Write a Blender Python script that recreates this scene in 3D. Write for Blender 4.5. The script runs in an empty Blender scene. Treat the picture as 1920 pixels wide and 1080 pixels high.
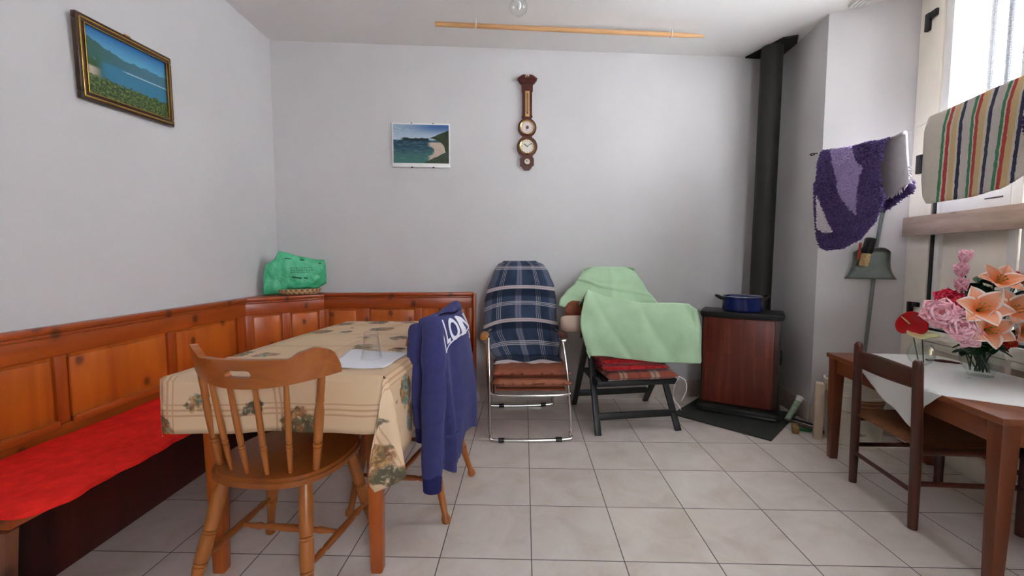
import bpy, bmesh, math, random
from mathutils import Vector, Matrix, noise as mnoise
R = math.radians
random.seed(7)
scene = bpy.context.scene
COL = scene.collection

# ------------------------------------------------------------------ materials
def lin(c):
    if isinstance(c, str):
        c = tuple(int(c[i:i + 2], 16) for i in (0, 2, 4))
    f = lambda v: (v / 255) / 12.92 if v / 255 <= .04045 else (((v / 255) + .055) / 1.055) ** 2.4
    return (f(c[0]), f(c[1]), f(c[2]), 1)

class NT:
    """small node helper around one material"""
    def __init__(s, name, rough=.6, metal=0., spec=.5, sheen=0.):
        s.m = bpy.data.materials.new(name); s.m.use_nodes = True
        s.t = s.m.node_tree; s.t.nodes.clear()
        s.out = s.t.nodes.new('ShaderNodeOutputMaterial')
        s.b = s.t.nodes.new('ShaderNodeBsdfPrincipled')
        s.t.links.new(s.b.outputs[0], s.out.inputs[0])
        s.b.inputs['Roughness'].default_value = rough
        s.b.inputs['Metallic'].default_value = metal
        s.b.inputs['Specular IOR Level'].default_value = spec
        if sheen: s.b.inputs['Sheen Weight'].default_value = sheen
        s._co = {}
    def n(s, typ, **kw):
        x = s.t.nodes.new('ShaderNode' + typ)
        for k, v in kw.items(): setattr(x, k, v)
        return x
    def put(s, sock, v):
        if hasattr(v, 'links'): s.t.links.new(v, sock)
        else: sock.default_value = v
    def co(s, kind='Object', scale=(1, 1, 1), rot=(0, 0, 0), loc=(0, 0, 0)):
        if kind not in s._co:
            s._co[kind] = s.n('TexCoord').outputs[kind]
        mp = s.n('Mapping'); s.t.links.new(s._co[kind], mp.inputs[0])
        mp.inputs['Scale'].default_value = scale; mp.inputs['Rotation'].default_value = rot; mp.inputs['Location'].default_value = loc
        return mp.outputs[0]
    def math(s, op, a, b=0., c=0., clamp=False):
        x = s.n('Math', operation=op, use_clamp=clamp)
        s.put(x.inputs[0], a); s.put(x.inputs[1], b); s.put(x.inputs[2], c)
        return x.outputs[0]
    def noise(s, vec, scale=5., detail=3., rough=.55, dist=0.):
        x = s.n('TexNoise'); s.put(x.inputs['Vector'], vec)
        x.inputs['Scale'].default_value = scale; x.inputs['Detail'].default_value = detail
        x.inputs['Roughness'].default_value = rough; x.inputs['Distortion'].default_value = dist
        return x.outputs[0]
    def noisec(s, vec, scale=5., detail=3.):
        x = s.n('TexNoise'); s.put(x.inputs['Vector'], vec)
        x.inputs['Scale'].default_value = scale; x.inputs['Detail'].default_value = detail
        return x.outputs[1]
    def vor(s, vec, scale=5., feature='F1', out='Distance', rnd=1.):
        x = s.n('TexVoronoi', feature=feature); s.put(x.inputs['Vector'], vec)
        x.inputs['Scale'].default_value = scale; x.inputs['Randomness'].default_value = rnd
        return x.outputs[out]
    def ramp(s, fac, stops, interp='LINEAR'):
        x = s.n('ValToRGB'); s.put(x.inputs[0], fac); cr = x.color_ramp; cr.interpolation = interp
        while len(cr.elements) < len(stops): cr.elements.new(.5)
        for e, (p, c) in zip(cr.elements, stops):
            e.position = p; e.color = c if len(c) == 4 else lin(c)
        return x.outputs[0]
    def step(s, x, lo, hi):
        mr = s.n('MapRange', clamp=True, interpolation_type='SMOOTHSTEP'); s.put(mr.inputs[0], x)
        mr.inputs[1].default_value = lo; mr.inputs[2].default_value = hi
        mr.inputs[3].default_value = 0; mr.inputs[4].default_value = 1
        return mr.outputs[0]
    def mix(s, fac, a, b, mode='MIX'):
        x = s.n('Mix', data_type='RGBA', blend_type=mode)
        s.put(x.inputs[0], fac); s.put(x.inputs[6], a if hasattr(a, 'links') or len(a) == 4 else lin(a))
        s.put(x.inputs[7], b if hasattr(b, 'links') or len(b) == 4 else lin(b))
        return x.outputs[2]
    def sep(s, vec):
        x = s.n('SeparateXYZ'); s.put(x.inputs[0], vec); return x.outputs
    def comb(s, a, b, c=0.):
        x = s.n('CombineXYZ'); s.put(x.inputs[0], a); s.put(x.inputs[1], b); s.put(x.inputs[2], c); return x.outputs[0]
    def color(s, v): s.put(s.b.inputs['Base Color'], v if hasattr(v, 'links') or len(v) == 4 else lin(v)); return s
    def bump(s, h, strength=.3, dist=.01):
        x = s.n('Bump'); x.inputs['Strength'].default_value = strength; x.inputs['Distance'].default_value = dist
        s.put(x.inputs['Height'], h); s.t.links.new(x.outputs[0], s.b.inputs['Normal']); return s

def plain(name, c, rough=.5, metal=0., spec=.5, var=.12, vscale=14., bump=0., bscale=120., sheen=0.):
    k = NT(name, rough, metal, spec, sheen); b = lin(c)
    f = k.noise(k.co(), vscale, 4)
    d = tuple(v * (1 - var) for v in b[:3]) + (1,); e = tuple(min(1, v * (1 + var)) for v in b[:3]) + (1,)
    k.color(k.ramp(f, [(.3, d), (.7, e)]))
    if bump: k.bump(k.noise(k.co(), bscale, 2), bump, .004)
    return k.m

def wood(name, light, dark, axis='Z', rough=.4, grain=14., knots=0., knotc='3a1506', stretch=.09, spec=.5):
    k = NT(name, rough, spec=spec)
    sc = [1, 1, 1]; sc['XYZ'.index(axis)] = stretch
    v = k.co(scale=tuple(sc))
    g = k.noise(v, grain, 5, .6, .8)
    g2 = k.noise(v, grain * 5, 3, .6)
    col = k.mix(k.math('MULTIPLY', g2, .35), k.ramp(g, [(.3, lin(dark)), (.62, lin(light))]), lin(dark))
    if knots:
        kx, ky, kz = k.sep(k.co())
        kv = k.n('TexVoronoi', voronoi_dimensions='2D'); k.put(kv.inputs['Vector'], k.comb(k.math('ADD', kx, ky), k.math('MULTIPLY', kz, .8)))
        kv.inputs['Scale'].default_value = knots; kv.inputs['Randomness'].default_value = 1.; d = kv.outputs['Distance']
        w = k.noise(k.co(), 40, 2)
        dd = k.math('ADD', d, k.math('MULTIPLY', k.math('SUBTRACT', w, .5), .06))
        col = k.mix(k.math('SUBTRACT', 1, k.step(dd, .025, .105)), col, lin(knotc)); col = k.mix(k.math('MULTIPLY', k.math('SUBTRACT', 1, k.step(dd, .08, .24)), .3), col, lin(dark))
    k.color(col); k.bump(g2, .08, .002)
    return k.m

# ------------------------------------------------------------------ mesh builder
class MB:
    def __init__(s): s.bm = bmesh.new(); s.uv = s.bm.loops.layers.uv.new('UVMap')
    def face(s, vs, mi=0, uv=None):
        try: f = s.bm.faces.new(vs)
        except ValueError: return None
        f.material_index = mi
        if uv:
            for l, q in zip(f.loops, uv): l[s.uv].uv = q
        return f
    def box(s, c, d, M=None, bev=.004, seg=2, taper=None, mi=0):
        b = bmesh.new(); bmesh.ops.create_cube(b, size=1)
        for v in b.verts:
            v.co = Vector((v.co.x * d[0], v.co.y * d[1], v.co.z * d[2]))
            if taper and v.co.z < 0: v.co.x *= taper; v.co.y *= taper
        if bev:
            bev = min(bev, min(d) * .45)
            bmesh.ops.bevel(b, geom=list(b.edges), offset=bev, segments=seg, affect='EDGES', profile=.5)
        T = Matrix.Translation(Vector(c)) @ (M.to_4x4() if M else Matrix())
        s.join(b, T, mi); return s
    def join(s, b, T=Matrix(), mi=0):
        mp = {}
        for v in b.verts: mp[v] = s.bm.verts.new(T @ v.co)
        for f in b.faces: s.face([mp[v] for v in f.verts], mi)
        b.free()
    def bar(s, p, q, w, h, up=(0, 0, 1), bev=.003, taper=None):
        """rectangular bar from p to q"""
        p = Vector(p); q = Vector(q); z = (q - p).normalized(); u = Vector(up)
        if abs(z.dot(u)) > .95: u = Vector((0, 1, 0))
        x = u.cross(z).normalized(); y = z.cross(x)
        return s.box((p + q) / 2, (w, h, (q - p).length), Matrix((x, y, z)).transposed(), bev, taper=taper)
    def tube(s, pts, r, seg=10, cap=True, closed=False, mi=0, sq=None):
        pts = [Vector(p) for p in pts]; n = len(pts)
        rs = r if isinstance(r, (list, tuple)) else [r] * n
        rings = []; up = None
        for i, p in enumerate(pts):
            a = pts[(i - 1) % n] if (closed or i > 0) else p
            b = pts[(i + 1) % n] if (closed or i < n - 1) else p
            t = (b - a).normalized()
            if up is None:
                up = Vector((0, 0, 1)) if abs(t.z) < .9 else Vector((0, 1, 0))
            x = up.cross(t)
            if x.length < 1e-5: x = Vector((1, 0, 0)).cross(t)
            x.normalize(); y = t.cross(x).normalized(); up = y
            fx, fy = sq if sq else (1, 1)
            rings.append([s.bm.verts.new(p + (x * math.cos(k * 2 * math.pi / seg) * fx + y * math.sin(k * 2 * math.pi / seg) * fy) * rs[i]) for k in range(seg)])
        m = n if closed else n - 1
        for i in range(m):
            a, b = rings[i], rings[(i + 1) % n]
            for k in range(seg): s.face([a[k], a[(k + 1) % seg], b[(k + 1) % seg], b[k]], mi)
        if cap and not closed:
            s.face(rings[0][::-1], mi); s.face(rings[-1], mi)
        return s
    def lathe(s, p, q, prof, seg=16, mi=0, capped=True):
        """prof: (radius, t) with t from 0 at p to 1 at q"""
        p = Vector(p); q = Vector(q)
        return s.tube([p.lerp(q, t) for _, t in prof], [max(r, 1e-4) for r, _ in prof], seg, capped, mi=mi)
    def rev(s, prof, c=(0, 0, 0), seg=28, M=None, closed=False):
        """surface of revolution about z: prof (r, z)"""
        T = Matrix.Translation(Vector(c)) @ (M.to_4x4() if M else Matrix())
        rings = [[s.bm.verts.new(T @ Vector((max(r, 1e-4) * math.cos(k * 2 * math.pi / seg), max(r, 1e-4) * math.sin(k * 2 * math.pi / seg), z))) for k in range(seg)] for r, z in prof]
        n = len(rings)
        for i in range(n if closed else n - 1):
            a, b = rings[i], rings[(i + 1) % n]
            for k in range(seg): s.face([a[k], a[(k + 1) % seg], b[(k + 1) % seg], b[k]])
        if not closed:
            if prof[0][0] > 1e-3: s.face(rings[0][::-1])
            if prof[-1][0] > 1e-3: s.face(rings[-1])
        return s
    def prism(s, poly, h, M=None, mi=0, bev=0.):
        """2-D polygon in local xy extruded along +z by h"""
        T = M if M else Matrix()
        b = bmesh.new()
        f = b.faces.new([b.verts.new((x, y, 0)) for x, y in poly])
        r = bmesh.ops.extrude_face_region(b, geom=[f])
        for v in [g for g in r['geom'] if isinstance(g, bmesh.types.BMVert)]: v.co.z += h
        bmesh.ops.recalc_face_normals(b, faces=b.faces)
        if bev:
            es = [e for e in b.edges if abs(e.verts[0].co.z - e.verts[1].co.z) < 1e-6]
            bmesh.ops.bevel(b, geom=es, offset=bev, segments=2, affect='EDGES')
        s.join(b, T, mi); return s
    def grid(s, f, nu, nv, cu=False, cv=False, uvf=None, mif=None):
        g = [[s.bm.verts.new(f(i / nu, j / nv)) for j in range(nv + (0 if cv else 1))] for i in range(nu + (0 if cu else 1))]
        for i in range(nu):
            for j in range(nv):
                a, b = i, (i + 1) % len(g); c, d = j, (j + 1) % len(g[0])
                q = [(i / nu, j / nv), ((i + 1) / nu, j / nv), ((i + 1) / nu, (j + 1) / nv), (i / nu, (j + 1) / nv)]
                s.face([g[a][c], g[b][c], g[b][d], g[a][d]], mif((i + .5) / nu, (j + .5) / nv) if mif else 0, [uvf(*z) if uvf else z for z in q])
        return s
    def ball(s, c, r, seg=16, rings=10):
        c = Vector(c); rr = r if isinstance(r, (tuple, list)) else (r, r, r)
        prof = [(math.sin(math.pi * i / rings), -math.cos(math.pi * i / rings)) for i in range(rings + 1)]
        return s.rev(prof, c, seg, Matrix.Diagonal(Vector(rr)))
    def build(s, name, mat, parent=None, local=False, solid=0., smooth=40, sub=0, off=-1., merge=True):
        if merge: bmesh.ops.remove_doubles(s.bm, verts=s.bm.verts, dist=1e-5)
        if not solid: bmesh.ops.recalc_face_normals(s.bm, faces=s.bm.faces)
        root = parent
        if parent is not None and not local:
            W = world(parent).inverted()
            s.bm.transform(W)
        me = bpy.data.meshes.new(name); s.bm.to_mesh(me); s.bm.free()
        for m in (mat if isinstance(mat, (list, tuple)) else [mat]): me.materials.append(m)
        if smooth:
            for p in me.polygons: p.use_smooth = True
            me.set_sharp_from_angle(angle=R(smooth))
        o = bpy.data.objects.new(name, me); COL.objects.link(o)
        if parent is not None: o.parent = parent
        if solid:
            md = o.modifiers.new('thickness', 'SOLIDIFY'); md.thickness = solid; md.offset = off
        if sub:
            md = o.modifiers.new('smooth', 'SUBSURF'); md.levels = sub; md.render_levels = sub
        return o

def world(o):
    M = Matrix.Translation(o.location) @ o.rotation_euler.to_matrix().to_4x4()
    return world(o.parent) @ M if o.parent else M

def tag(o, label, cat, group=None, kind=None):
    o['label'] = label; o['category'] = cat
    if group: o['group'] = group
    if kind: o['kind'] = kind
    return o
def thing(name, label, cat, loc=(0, 0, 0), rz=0., group=None):
    o = bpy.data.objects.new(name, None); COL.objects.link(o); o.empty_display_size = .1
    o.location = loc; o.rotation_euler = (0, 0, rz)
    return tag(o, label, cat, group)
def struct(o): o['kind'] = 'structure'; return o
def copy_tree(o, parent=None):
    c = o.copy(); COL.objects.link(c); c.parent = parent
    for ch in list(o.children): copy_tree(ch, c)
    return c
def rotz(a): return Matrix.Rotation(a, 4, 'Z')
def lerp(a, b, t): return a + (b - a) * t
def interp(pts, x):
    if x <= pts[0][0]: return pts[0][1]
    for (a, p), (b, q) in zip(pts, pts[1:]):
        if x <= b:
            t = (x - a) / (b - a); t = t * t * (3 - 2 * t) * .5 + t * .5
            return p + (q - p) * t
    return pts[-1][1]
def smooth_path(pts, n=8, closed=False):
    """Catmull-Rom through pts"""
    P = [Vector(p) for p in pts]; out = []; m = len(P)
    for i in range(m if closed else m - 1):
        a = P[(i - 1) % m] if (closed or i) else P[i]; b = P[i]; c = P[(i + 1) % m]
        d = P[(i + 2) % m] if (closed or i + 2 < m) else c
        for k in range(n):
            t = k / n
            out.append(.5 * ((2 * b) + (c - a) * t + (2 * a - 5 * b + 4 * c - d) * t * t + (3 * b - a - 3 * c + d) * t ** 3))
    if not closed: out.append(P[-1])
    return out
def text_mesh(txt, size=1., bold=0.):
    cu = bpy.data.curves.new('lettering', 'FONT'); cu.body = txt; cu.size = size; cu.fill_mode = 'FRONT'; cu.offset = bold
    o = bpy.data.objects.new('lettering', cu); COL.objects.link(o)
    me = bpy.data.meshes.new_from_object(o.evaluated_get(bpy.context.evaluated_depsgraph_get()))
    vs = [v.co.copy() for v in me.vertices]; fs = [tuple(p.vertices) for p in me.polygons]
    bpy.data.objects.remove(o); bpy.data.curves.remove(cu); bpy.data.meshes.remove(me)
    return vs, fs

# ------------------------------------------------------------------ materials used
def wall_mat():
    k = NT('white_plaster', .85, spec=.25)
    f = k.noise(k.co(), 1.3, 4); g = k.noise(k.co(), 55, 4)
    k.color(k.ramp(f, [(.3, (199, 196, 196)), (.7, (207, 204, 204))])); k.bump(g, .03, .003); return k.m
M_wall = wall_mat()
M_ceil = plain('ceiling_paint', (230, 227, 225), .9, spec=.2, var=.02, vscale=2)
def floor_mat(t=.348):
    k = NT('marbled_floor_tiles', .3, spec=.45)
    x, y, z = k.sep(k.co())
    def edge(a):
        q = k.math('DIVIDE', a, t); fr = k.math('FRACT', q)
        return k.math('MULTIPLY', k.math('SUBTRACT', .5, k.math('ABSOLUTE', k.math('SUBTRACT', fr, .5))), t), k.math('FLOOR', q)
    ex, ix = edge(x); ey, iy = edge(y)
    d = k.math('MINIMUM', ex, ey)
    wn = k.n('TexWhiteNoise'); k.put(wn.inputs['Vector'], k.comb(ix, iy))
    off = k.n('VectorMath', operation='MULTIPLY_ADD'); k.put(off.inputs[0], wn.outputs['Color']); off.inputs[1].default_value = (9, 9, 9); k.put(off.inputs[2], k.co())
    v = off.outputs[0]
    cl = k.noise(v, 5, 5, .6, .6)
    base = k.ramp(cl, [(.3, (206, 192, 181)), (.5, (219, 207, 198)), (.72, (228, 218, 210))])
    vein = k.math('ABSOLUTE', k.math('SUBTRACT', k.noise(v, 3.2, 3, .5, 1.6), .5))
    base = k.mix(k.math('MULTIPLY', k.math('SUBTRACT', 1, k.step(vein, 0, .02)), .35), base, (216, 208, 202))
    base = k.mix(k.math('MULTIPLY', wn.outputs['Value'], .12), base, (150, 138, 128))
    gr = k.step(d, .0012, .0028)
    k.color(k.mix(gr, (92, 84, 78), base))
    k.put(k.b.inputs['Roughness'], k.math('SUBTRACT', .75, k.math('MULTIPLY', gr, .43)))
    k.bump(gr, .25, .002)
    return k.m
M_floor = floor_mat()
M_base = plain('skirting_tile', (190, 178, 168), .45, var=.12, vscale=9)
M_pine = wood('varnished_pine', 'b5561c', '8e3a10', 'Y', .33, 9, 3.6)
M_pine_x = wood('varnished_pine_across', 'ad4c18', '8a360e', 'X', .33, 9, 3.6)
M_pine_z = wood('varnished_pine_upright', 'b5561c', '8c380f', 'Z', .33, 9, 3.4)
M_panel = wood('pine_panel_board', 'cc6a22', 'a24812', 'Z', .32, 7, 4.2)
M_aged = wood('aged_brown_pine', '7c4a32', '58321f', 'Z', .6, 9, 3.0)
M_oak = wood('honey_turned_wood', 'b06a30', '8d4c1c', 'Z', .33, 16)
M_oak_x = wood('honey_wood_rail', 'ac6229', '8a481a', 'X', .33, 14)
M_oak_y = wood('honey_wood_seat', '9c5724', '7d4116', 'Y', .35, 14)
M_tleg = wood('table_leg_wood', 'b4591f', '97450f', 'Z', .3, 10)
M_dark = wood('dark_stained_wood', '55281a', '3a180e', 'Z', .35, 14)
M_dark_x = wood('dark_stained_rail', '5a2b1c', '3d1a10', 'Y', .35, 14)
M_walnut = wood('reddish_table_wood', '8b4d2a', '64311a', 'Y', .35, 12)
M_walnut_z = wood('reddish_leg_wood', '7d3f22', '552a15', 'Z', .35, 12)
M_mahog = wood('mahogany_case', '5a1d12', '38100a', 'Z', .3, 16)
M_pole = wood('pale_pole_wood', 'd9ab7c', 'c4905c', 'X', .45, 20)
M_plank = wood('weathered_plank', 'b8a292', '907c70', 'Y', .8, 16, 2.4, '54443a')
M_black = plain('black_painted_wood', (26, 27, 28), .45, var=.25)
M_chrome = plain('chrome_tube', (215, 214, 212), .16, 1., var=.03)
M_blackpl = plain('black_plastic', (20, 20, 21), .4)
M_armw = wood('orange_armrest_wood', 'b97a36', '9a5f24', 'Y', .3, 16)
M_brass = plain('brass', (190, 150, 80), .25, 1., var=.08)
M_white = plain('white_paint', (232, 231, 228), .4, var=.02)
M_cream = plain('cream_door_paint', (236, 228, 214), .45, var=.05, vscale=5)
M_red = plain('red_cotton_cushion', (236, 46, 40), .95, spec=.04, var=.14, vscale=22, bump=.5, bscale=220)
M_hood = plain('navy_sweat_fabric', (60, 60, 106), .95, spec=.1, var=.1, vscale=30, bump=.25, bscale=300, sheen=.08)
M_rib = plain('navy_ribbing', (42, 43, 88), .95, spec=.1, var=.15, vscale=60, bump=.4, bscale=300)
M_print = plain('white_print', (226, 224, 234), .7, var=.03)
M_green = plain('pale_green_fleece', (176, 208, 170), .95, spec=.1, var=.06, vscale=8, bump=.3, bscale=260, sheen=.25)
M_leather = plain('brown_cushion_cloth', (140, 76, 52), .7, var=.16, vscale=18, bump=.2, bscale=90)
M_leather2 = plain('tan_tufted_cushion_cloth', (158, 96, 70), .75, var=.14, vscale=16, bump=.2, bscale=90)
M_beige = plain('beige_pillow_cloth', (203, 178, 160), .9, var=.06, bump=.15)
M_iron = plain('black_iron', (26, 26, 25), .5, .3, var=.3, vscale=9, bump=.15, bscale=40)
M_flue = plain('dark_flue_metal', (36, 35, 31), .6, .2, var=.18, vscale=3)
M_plate = plain('green_black_hearth_plate', (52, 56, 52), .55, .2, var=.2, vscale=5)
M_enamel = plain('blue_enamel', (26, 38, 92), .22, var=.1)
M_pan = plain('galvanised_grey_metal', (120, 128, 122), .45, .6, var=.14, vscale=12, bump=.1, bscale=30)
M_gpole = plain('grey_tube', (120, 126, 126), .4, .3, var=.06)
M_bucket = plain('white_bucket_plastic', (226, 220, 204), .45, var=.05, vscale=5)
M_carton = plain('cardboard', (206, 184, 160), .85, var=.1, vscale=7)
M_linen = NT('white_embroidered_linen', .85, spec=.15)
_p = M_linen.step(M_linen.noise(M_linen.co(), 9, 2), .66, .74); _q = M_linen.step(M_linen.noise(M_linen.co(), 70, 3), .52, .58)
M_linen.color(M_linen.mix(M_linen.math('MULTIPLY', M_linen.math('MULTIPLY', _p, _q), .6), (228, 229, 228), (120, 124, 128))); M_linen = M_linen.m
M_stemd = plain('dark_green_stem', (38, 66, 40), .5, var=.2)
M_leaf = plain('dark_green_leaf', (28, 62, 34), .5, var=.35, vscale=30)
M_text = plain('black_lettering', (30, 26, 24), .6)
M_wick = NT('woven_wicker', .6)
_x, _y, _z = M_wick.sep(M_wick.co('UV'))
_w = M_wick.math('SINE', M_wick.math('MULTIPLY', _x, 150)); _w2 = M_wick.math('SINE', M_wick.math('MULTIPLY', _y, 18))
_c = M_wick.math('MULTIPLY', _w, _w2)
M_wick.color(M_wick.ramp(M_wick.math('MULTIPLY_ADD', _c, .5, .5), [(.1, (122, 84, 50)), (.55, (198, 160, 116))])); M_wick.bump(_c, .6, .004); M_wick = M_wick.m
def glass_mat(name, tint=(1, 1, 1, 1), amt=.10):
    k = NT(name); k.t.nodes.remove(k.b)
    tr = k.n('BsdfTransparent'); tr.inputs[0].default_value = tint
    gl = k.n('BsdfGlossy'); gl.inputs['Roughness'].default_value = .03
    fr = k.n('LayerWeight'); fr.inputs[0].default_value = .35
    f = k.math('ADD', k.math('MULTIPLY', k.math('POWER', fr.outputs['Facing'], 2.), .5), amt, clamp=True)
    mx = k.n('MixShader'); k.put(mx.inputs[0], f); k.t.links.new(tr.outputs[0], mx.inputs[1]); k.t.links.new(gl.outputs[0], mx.inputs[2])
    k.t.links.new(mx.outputs[0], k.out.inputs[0]); return k.m
M_glass = glass_mat('clear_drinking_glass', (.985, .99, .99, 1), .015)
M_pane = glass_mat('window_glass', (.98, .99, 1, 1), .03)
M_vase = glass_mat('clear_vase_glass', (.965, .985, .975, 1), .02)

# ================================================================== ROOM
H = 2.72
def BWy(x): return 3.18 + .072 * (x + 1.77)
def poly_wall(name, pts, z0=0, z1=H, mat=M_wall):
    b = MB(); b.prism(pts, z1 - z0, Matrix.Translation((0, 0, z0))); return struct(b.build(name, mat, smooth=0))
fl = MB(); TY = R(-1.637)
fl.box((0, 0, -.05), (9, 9, .1), bev=0)
fo = struct(fl.build('floor', M_floor, smooth=0)); fo.location = (-.274, 1.5255, 0); fo.rotation_euler = (0, 0, TY)
poly_wall('ceiling', [(-1.97, -1.9), (2.9, -1.9), (2.9, 3.9), (-1.97, 3.9)], H, H + .15, M_ceil)
poly_wall('wall_left', [(-1.765, -1.7), (-1.765, 3.6), (-1.965, 3.6), (-1.965, -1.7)])
poly_wall('wall_back', [(-1.765, BWy(-1.765)), (2.9, BWy(2.9)), (2.9, 3.85), (-1.765, 3.85)])
CX, CY = 2.06, 2.85                    # wall corner where the door recess begins
R1 = Vector((2.462, 2.605)); DS = Vector((-.139, -.990)); DN = Vector((-.990, .139))
def DQ(s, n, z): p = R1 + DS * s + DN * n; return Vector((p.x, p.y, z))
SE = 1.30
R2 = R1 + DS * SE
poly_wall('wall_right', [(2.131, 3.457), (CX, CY), (R1.x, R1.y), (R1.x + .1, R1.y), (2.9, R1.y), (2.9, 3.55), (2.142, 3.55)])
poly_wall('wall_right', [(R2.x, R2.y), (1.85, 1.06), (1.53, -1.7), (2.6, -1.7), (2.6, R2.y)])
# wall behind the camera, with an unseen window added for fill light
b = MB(); WX0, WX1, WZ0, WZ1 = .75, 1.40, 1.10, 2.2
for x0, x1, z0, z1 in ((-1.965, WX0, 0, H), (WX1, 1.76, 0, H), (WX0, WX1, 0, WZ0), (WX0, WX1, WZ1, H)):
    b.box(((x0 + x1) / 2, -1.8, (z0 + z1) / 2), (x1 - x0, .2, z1 - z0), bev=0)
struct(b.build('wall_front', M_wall, smooth=0))
b = MB()
for x0, x1, z0, z1 in ((WX0, WX1, WZ0, WZ0 + .05), (WX0, WX1, WZ1 - .05, WZ1), (WX0, WX0 + .05, WZ0 + .05, WZ1 - .05), (WX1 - .05, WX1, WZ0 + .05, WZ1 - .05)):
    b.box(((x0 + x1) / 2, -1.8, (z0 + z1) / 2), (x1 - x0, .06, z1 - z0))
w2 = struct(b.build('fill_window', M_white))
b = MB(); b.box(((WX0 + WX1) / 2, -1.8, (WZ0 + WZ1) / 2), (WX1 - WX0 - .1, .006, WZ1 - WZ0 - .1), bev=0); b.build('fill_window_pane', M_pane, w2)
# skirting
def strip(name, p, q, z0, z1, th, mat):
    p = Vector(p); q = Vector(q); b = MB(); d = (q - p).normalized(); n = Vector((d.y, -d.x))
    m = (p + q) / 2 + n * (th / 2)
    b.box((m.x, m.y, (z0 + z1) / 2), ((q - p).length, th, z1 - z0), rotz(math.atan2(d.y, d.x)), .003); return struct(b.build(name, mat))
strip('baseboard_back', (-.26, BWy(-.26)), (2.128, BWy(2.128)), 0, .14, .012, M_base)
strip('baseboard_right', (2.125, 3.44), (CX, CY + .004), 0, .14, .012, M_base)
strip('baseboard_right', (CX, CY), (R1.x, R1.y), 0, .135, .012, M_base)

# ------------------------------------------------------------------ boarded door / window in the recess
Mdoor = Matrix(((DS.x, DN.x, 0), (DS.y, DN.y, 0), (0, 0, 1)))
def dbox(b, s0, s1, z0, z1, n0, n1, bev=.004):
    c = DQ((s0 + s1) / 2, (n0 + n1) / 2, (z0 + z1) / 2); b.box(c, (s1 - s0, n1 - n0, z1 - z0), Mdoor, bev); return b
b = MB()
for s0, s1, z0, z1 in ((0, .160, 0, H), (SE - .165, SE, 0, H), (.165, SE - .165, 2.63, H), (.165, SE - .165, .655, .72), (.165, SE - .165, 0, .10)):
    dbox(b, s0, s1, z0, z1, -.08, .03)
door = struct(b.build('door_1', M_cream))
b = MB(); dbox(b, .165, SE - .165, .10, .655, -.05, -.02); dbox(b, .165, SE - .165, .615, .65, -.02, .02); dbox(b, .63, .66, .10, .655, -.02, .02); b.build('lower_panel', M_cream, door)
for i, (s0, s1) in enumerate(((.185, .645), (.655, SE - .18))):
    b = MB()
    dbox(b, s0 if i else .162, s0 + .05 if i else .216, .735, 2.62, -.03, .02); dbox(b, s1 - .05, s1, .735, 2.62, -.03, .02)
    e0 = s0 + (.05 if i else .03); dbox(b, e0, s1 - .05, 1.27, 1.56, -.03, .02); dbox(b, e0, s1 - .05, .735, .79, -.03, .02); dbox(b, e0, s1 - .05, 2.57, 2.62, -.03, .02)
    lf = b.build('door_leaf', M_white, door)
    b = MB(); dbox(b, s0 + (.05 if i else .03), s1 - .05, .79, 1.27, -.02, 0); b.build('leaf_panel', M_cream, lf)
    b = MB(); dbox(b, s0 + (.05 if i else .031), s1 - .05, 1.56, 2.57, -.008, -.004, 0); b.build('glass_pane', M_pane, lf)
b = MB(); dbox(b, .166, .188, .722, 1.55, -.02, .026, .001); dbox(b, .186, SE - .18, .722, .734, -.02, .024, .001); b.build('weather_strip', M_blackpl, door)
b = MB(); dbox(b, .47, .56, 1.43, 1.436, .018, .024, .001); b.build('latch_slot', M_blackpl, door)
for z, hh in ((2.5, .10), (1.69, .11), (.84, .07)):
    b = MB(); dbox(b, .055, .085, z - hh / 2, z + hh / 2, .03, .05); dbox(b, .085, .13, z + hh * .1, z + hh / 2, .03, .046); b.build('hinge', M_blackpl, door)
b = MB()
for k in range(11): dbox(b, .20 + k * .095 - .011, .20 + k * .095 + .011, 1.0, H, -.20, -.178, .003)
b.build('window_bars', plain('pale_grey_bars', (46, 48, 54), .6), door)
b = MB()
for k in range(76): dbox(b, .16 + k * .0132, .16 + k * .0132 + .0016, 1.35, H, -.13, -.1284, 0)
for k in range(102): dbox(b, .16, SE - .16, 1.36 + k * .0132, 1.36 + k * .0132 + .0016, -.1284, -.1268, 0)
b.build('wire_mesh', plain('pale_wire', (60, 62, 68), .6), door, merge=False)

b = MB(); c0 = DQ(-.055, .065, 1.33); 
p0 = DQ(-.10, .0, 0)
dbox(b, .02, 1.24, 1.268, 1.382, .05, .075, .004)
tag(b.build('wooden_plank', M_plank), 'weathered grey-brown plank nailed across the cream door leaves', 'plank')

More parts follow.
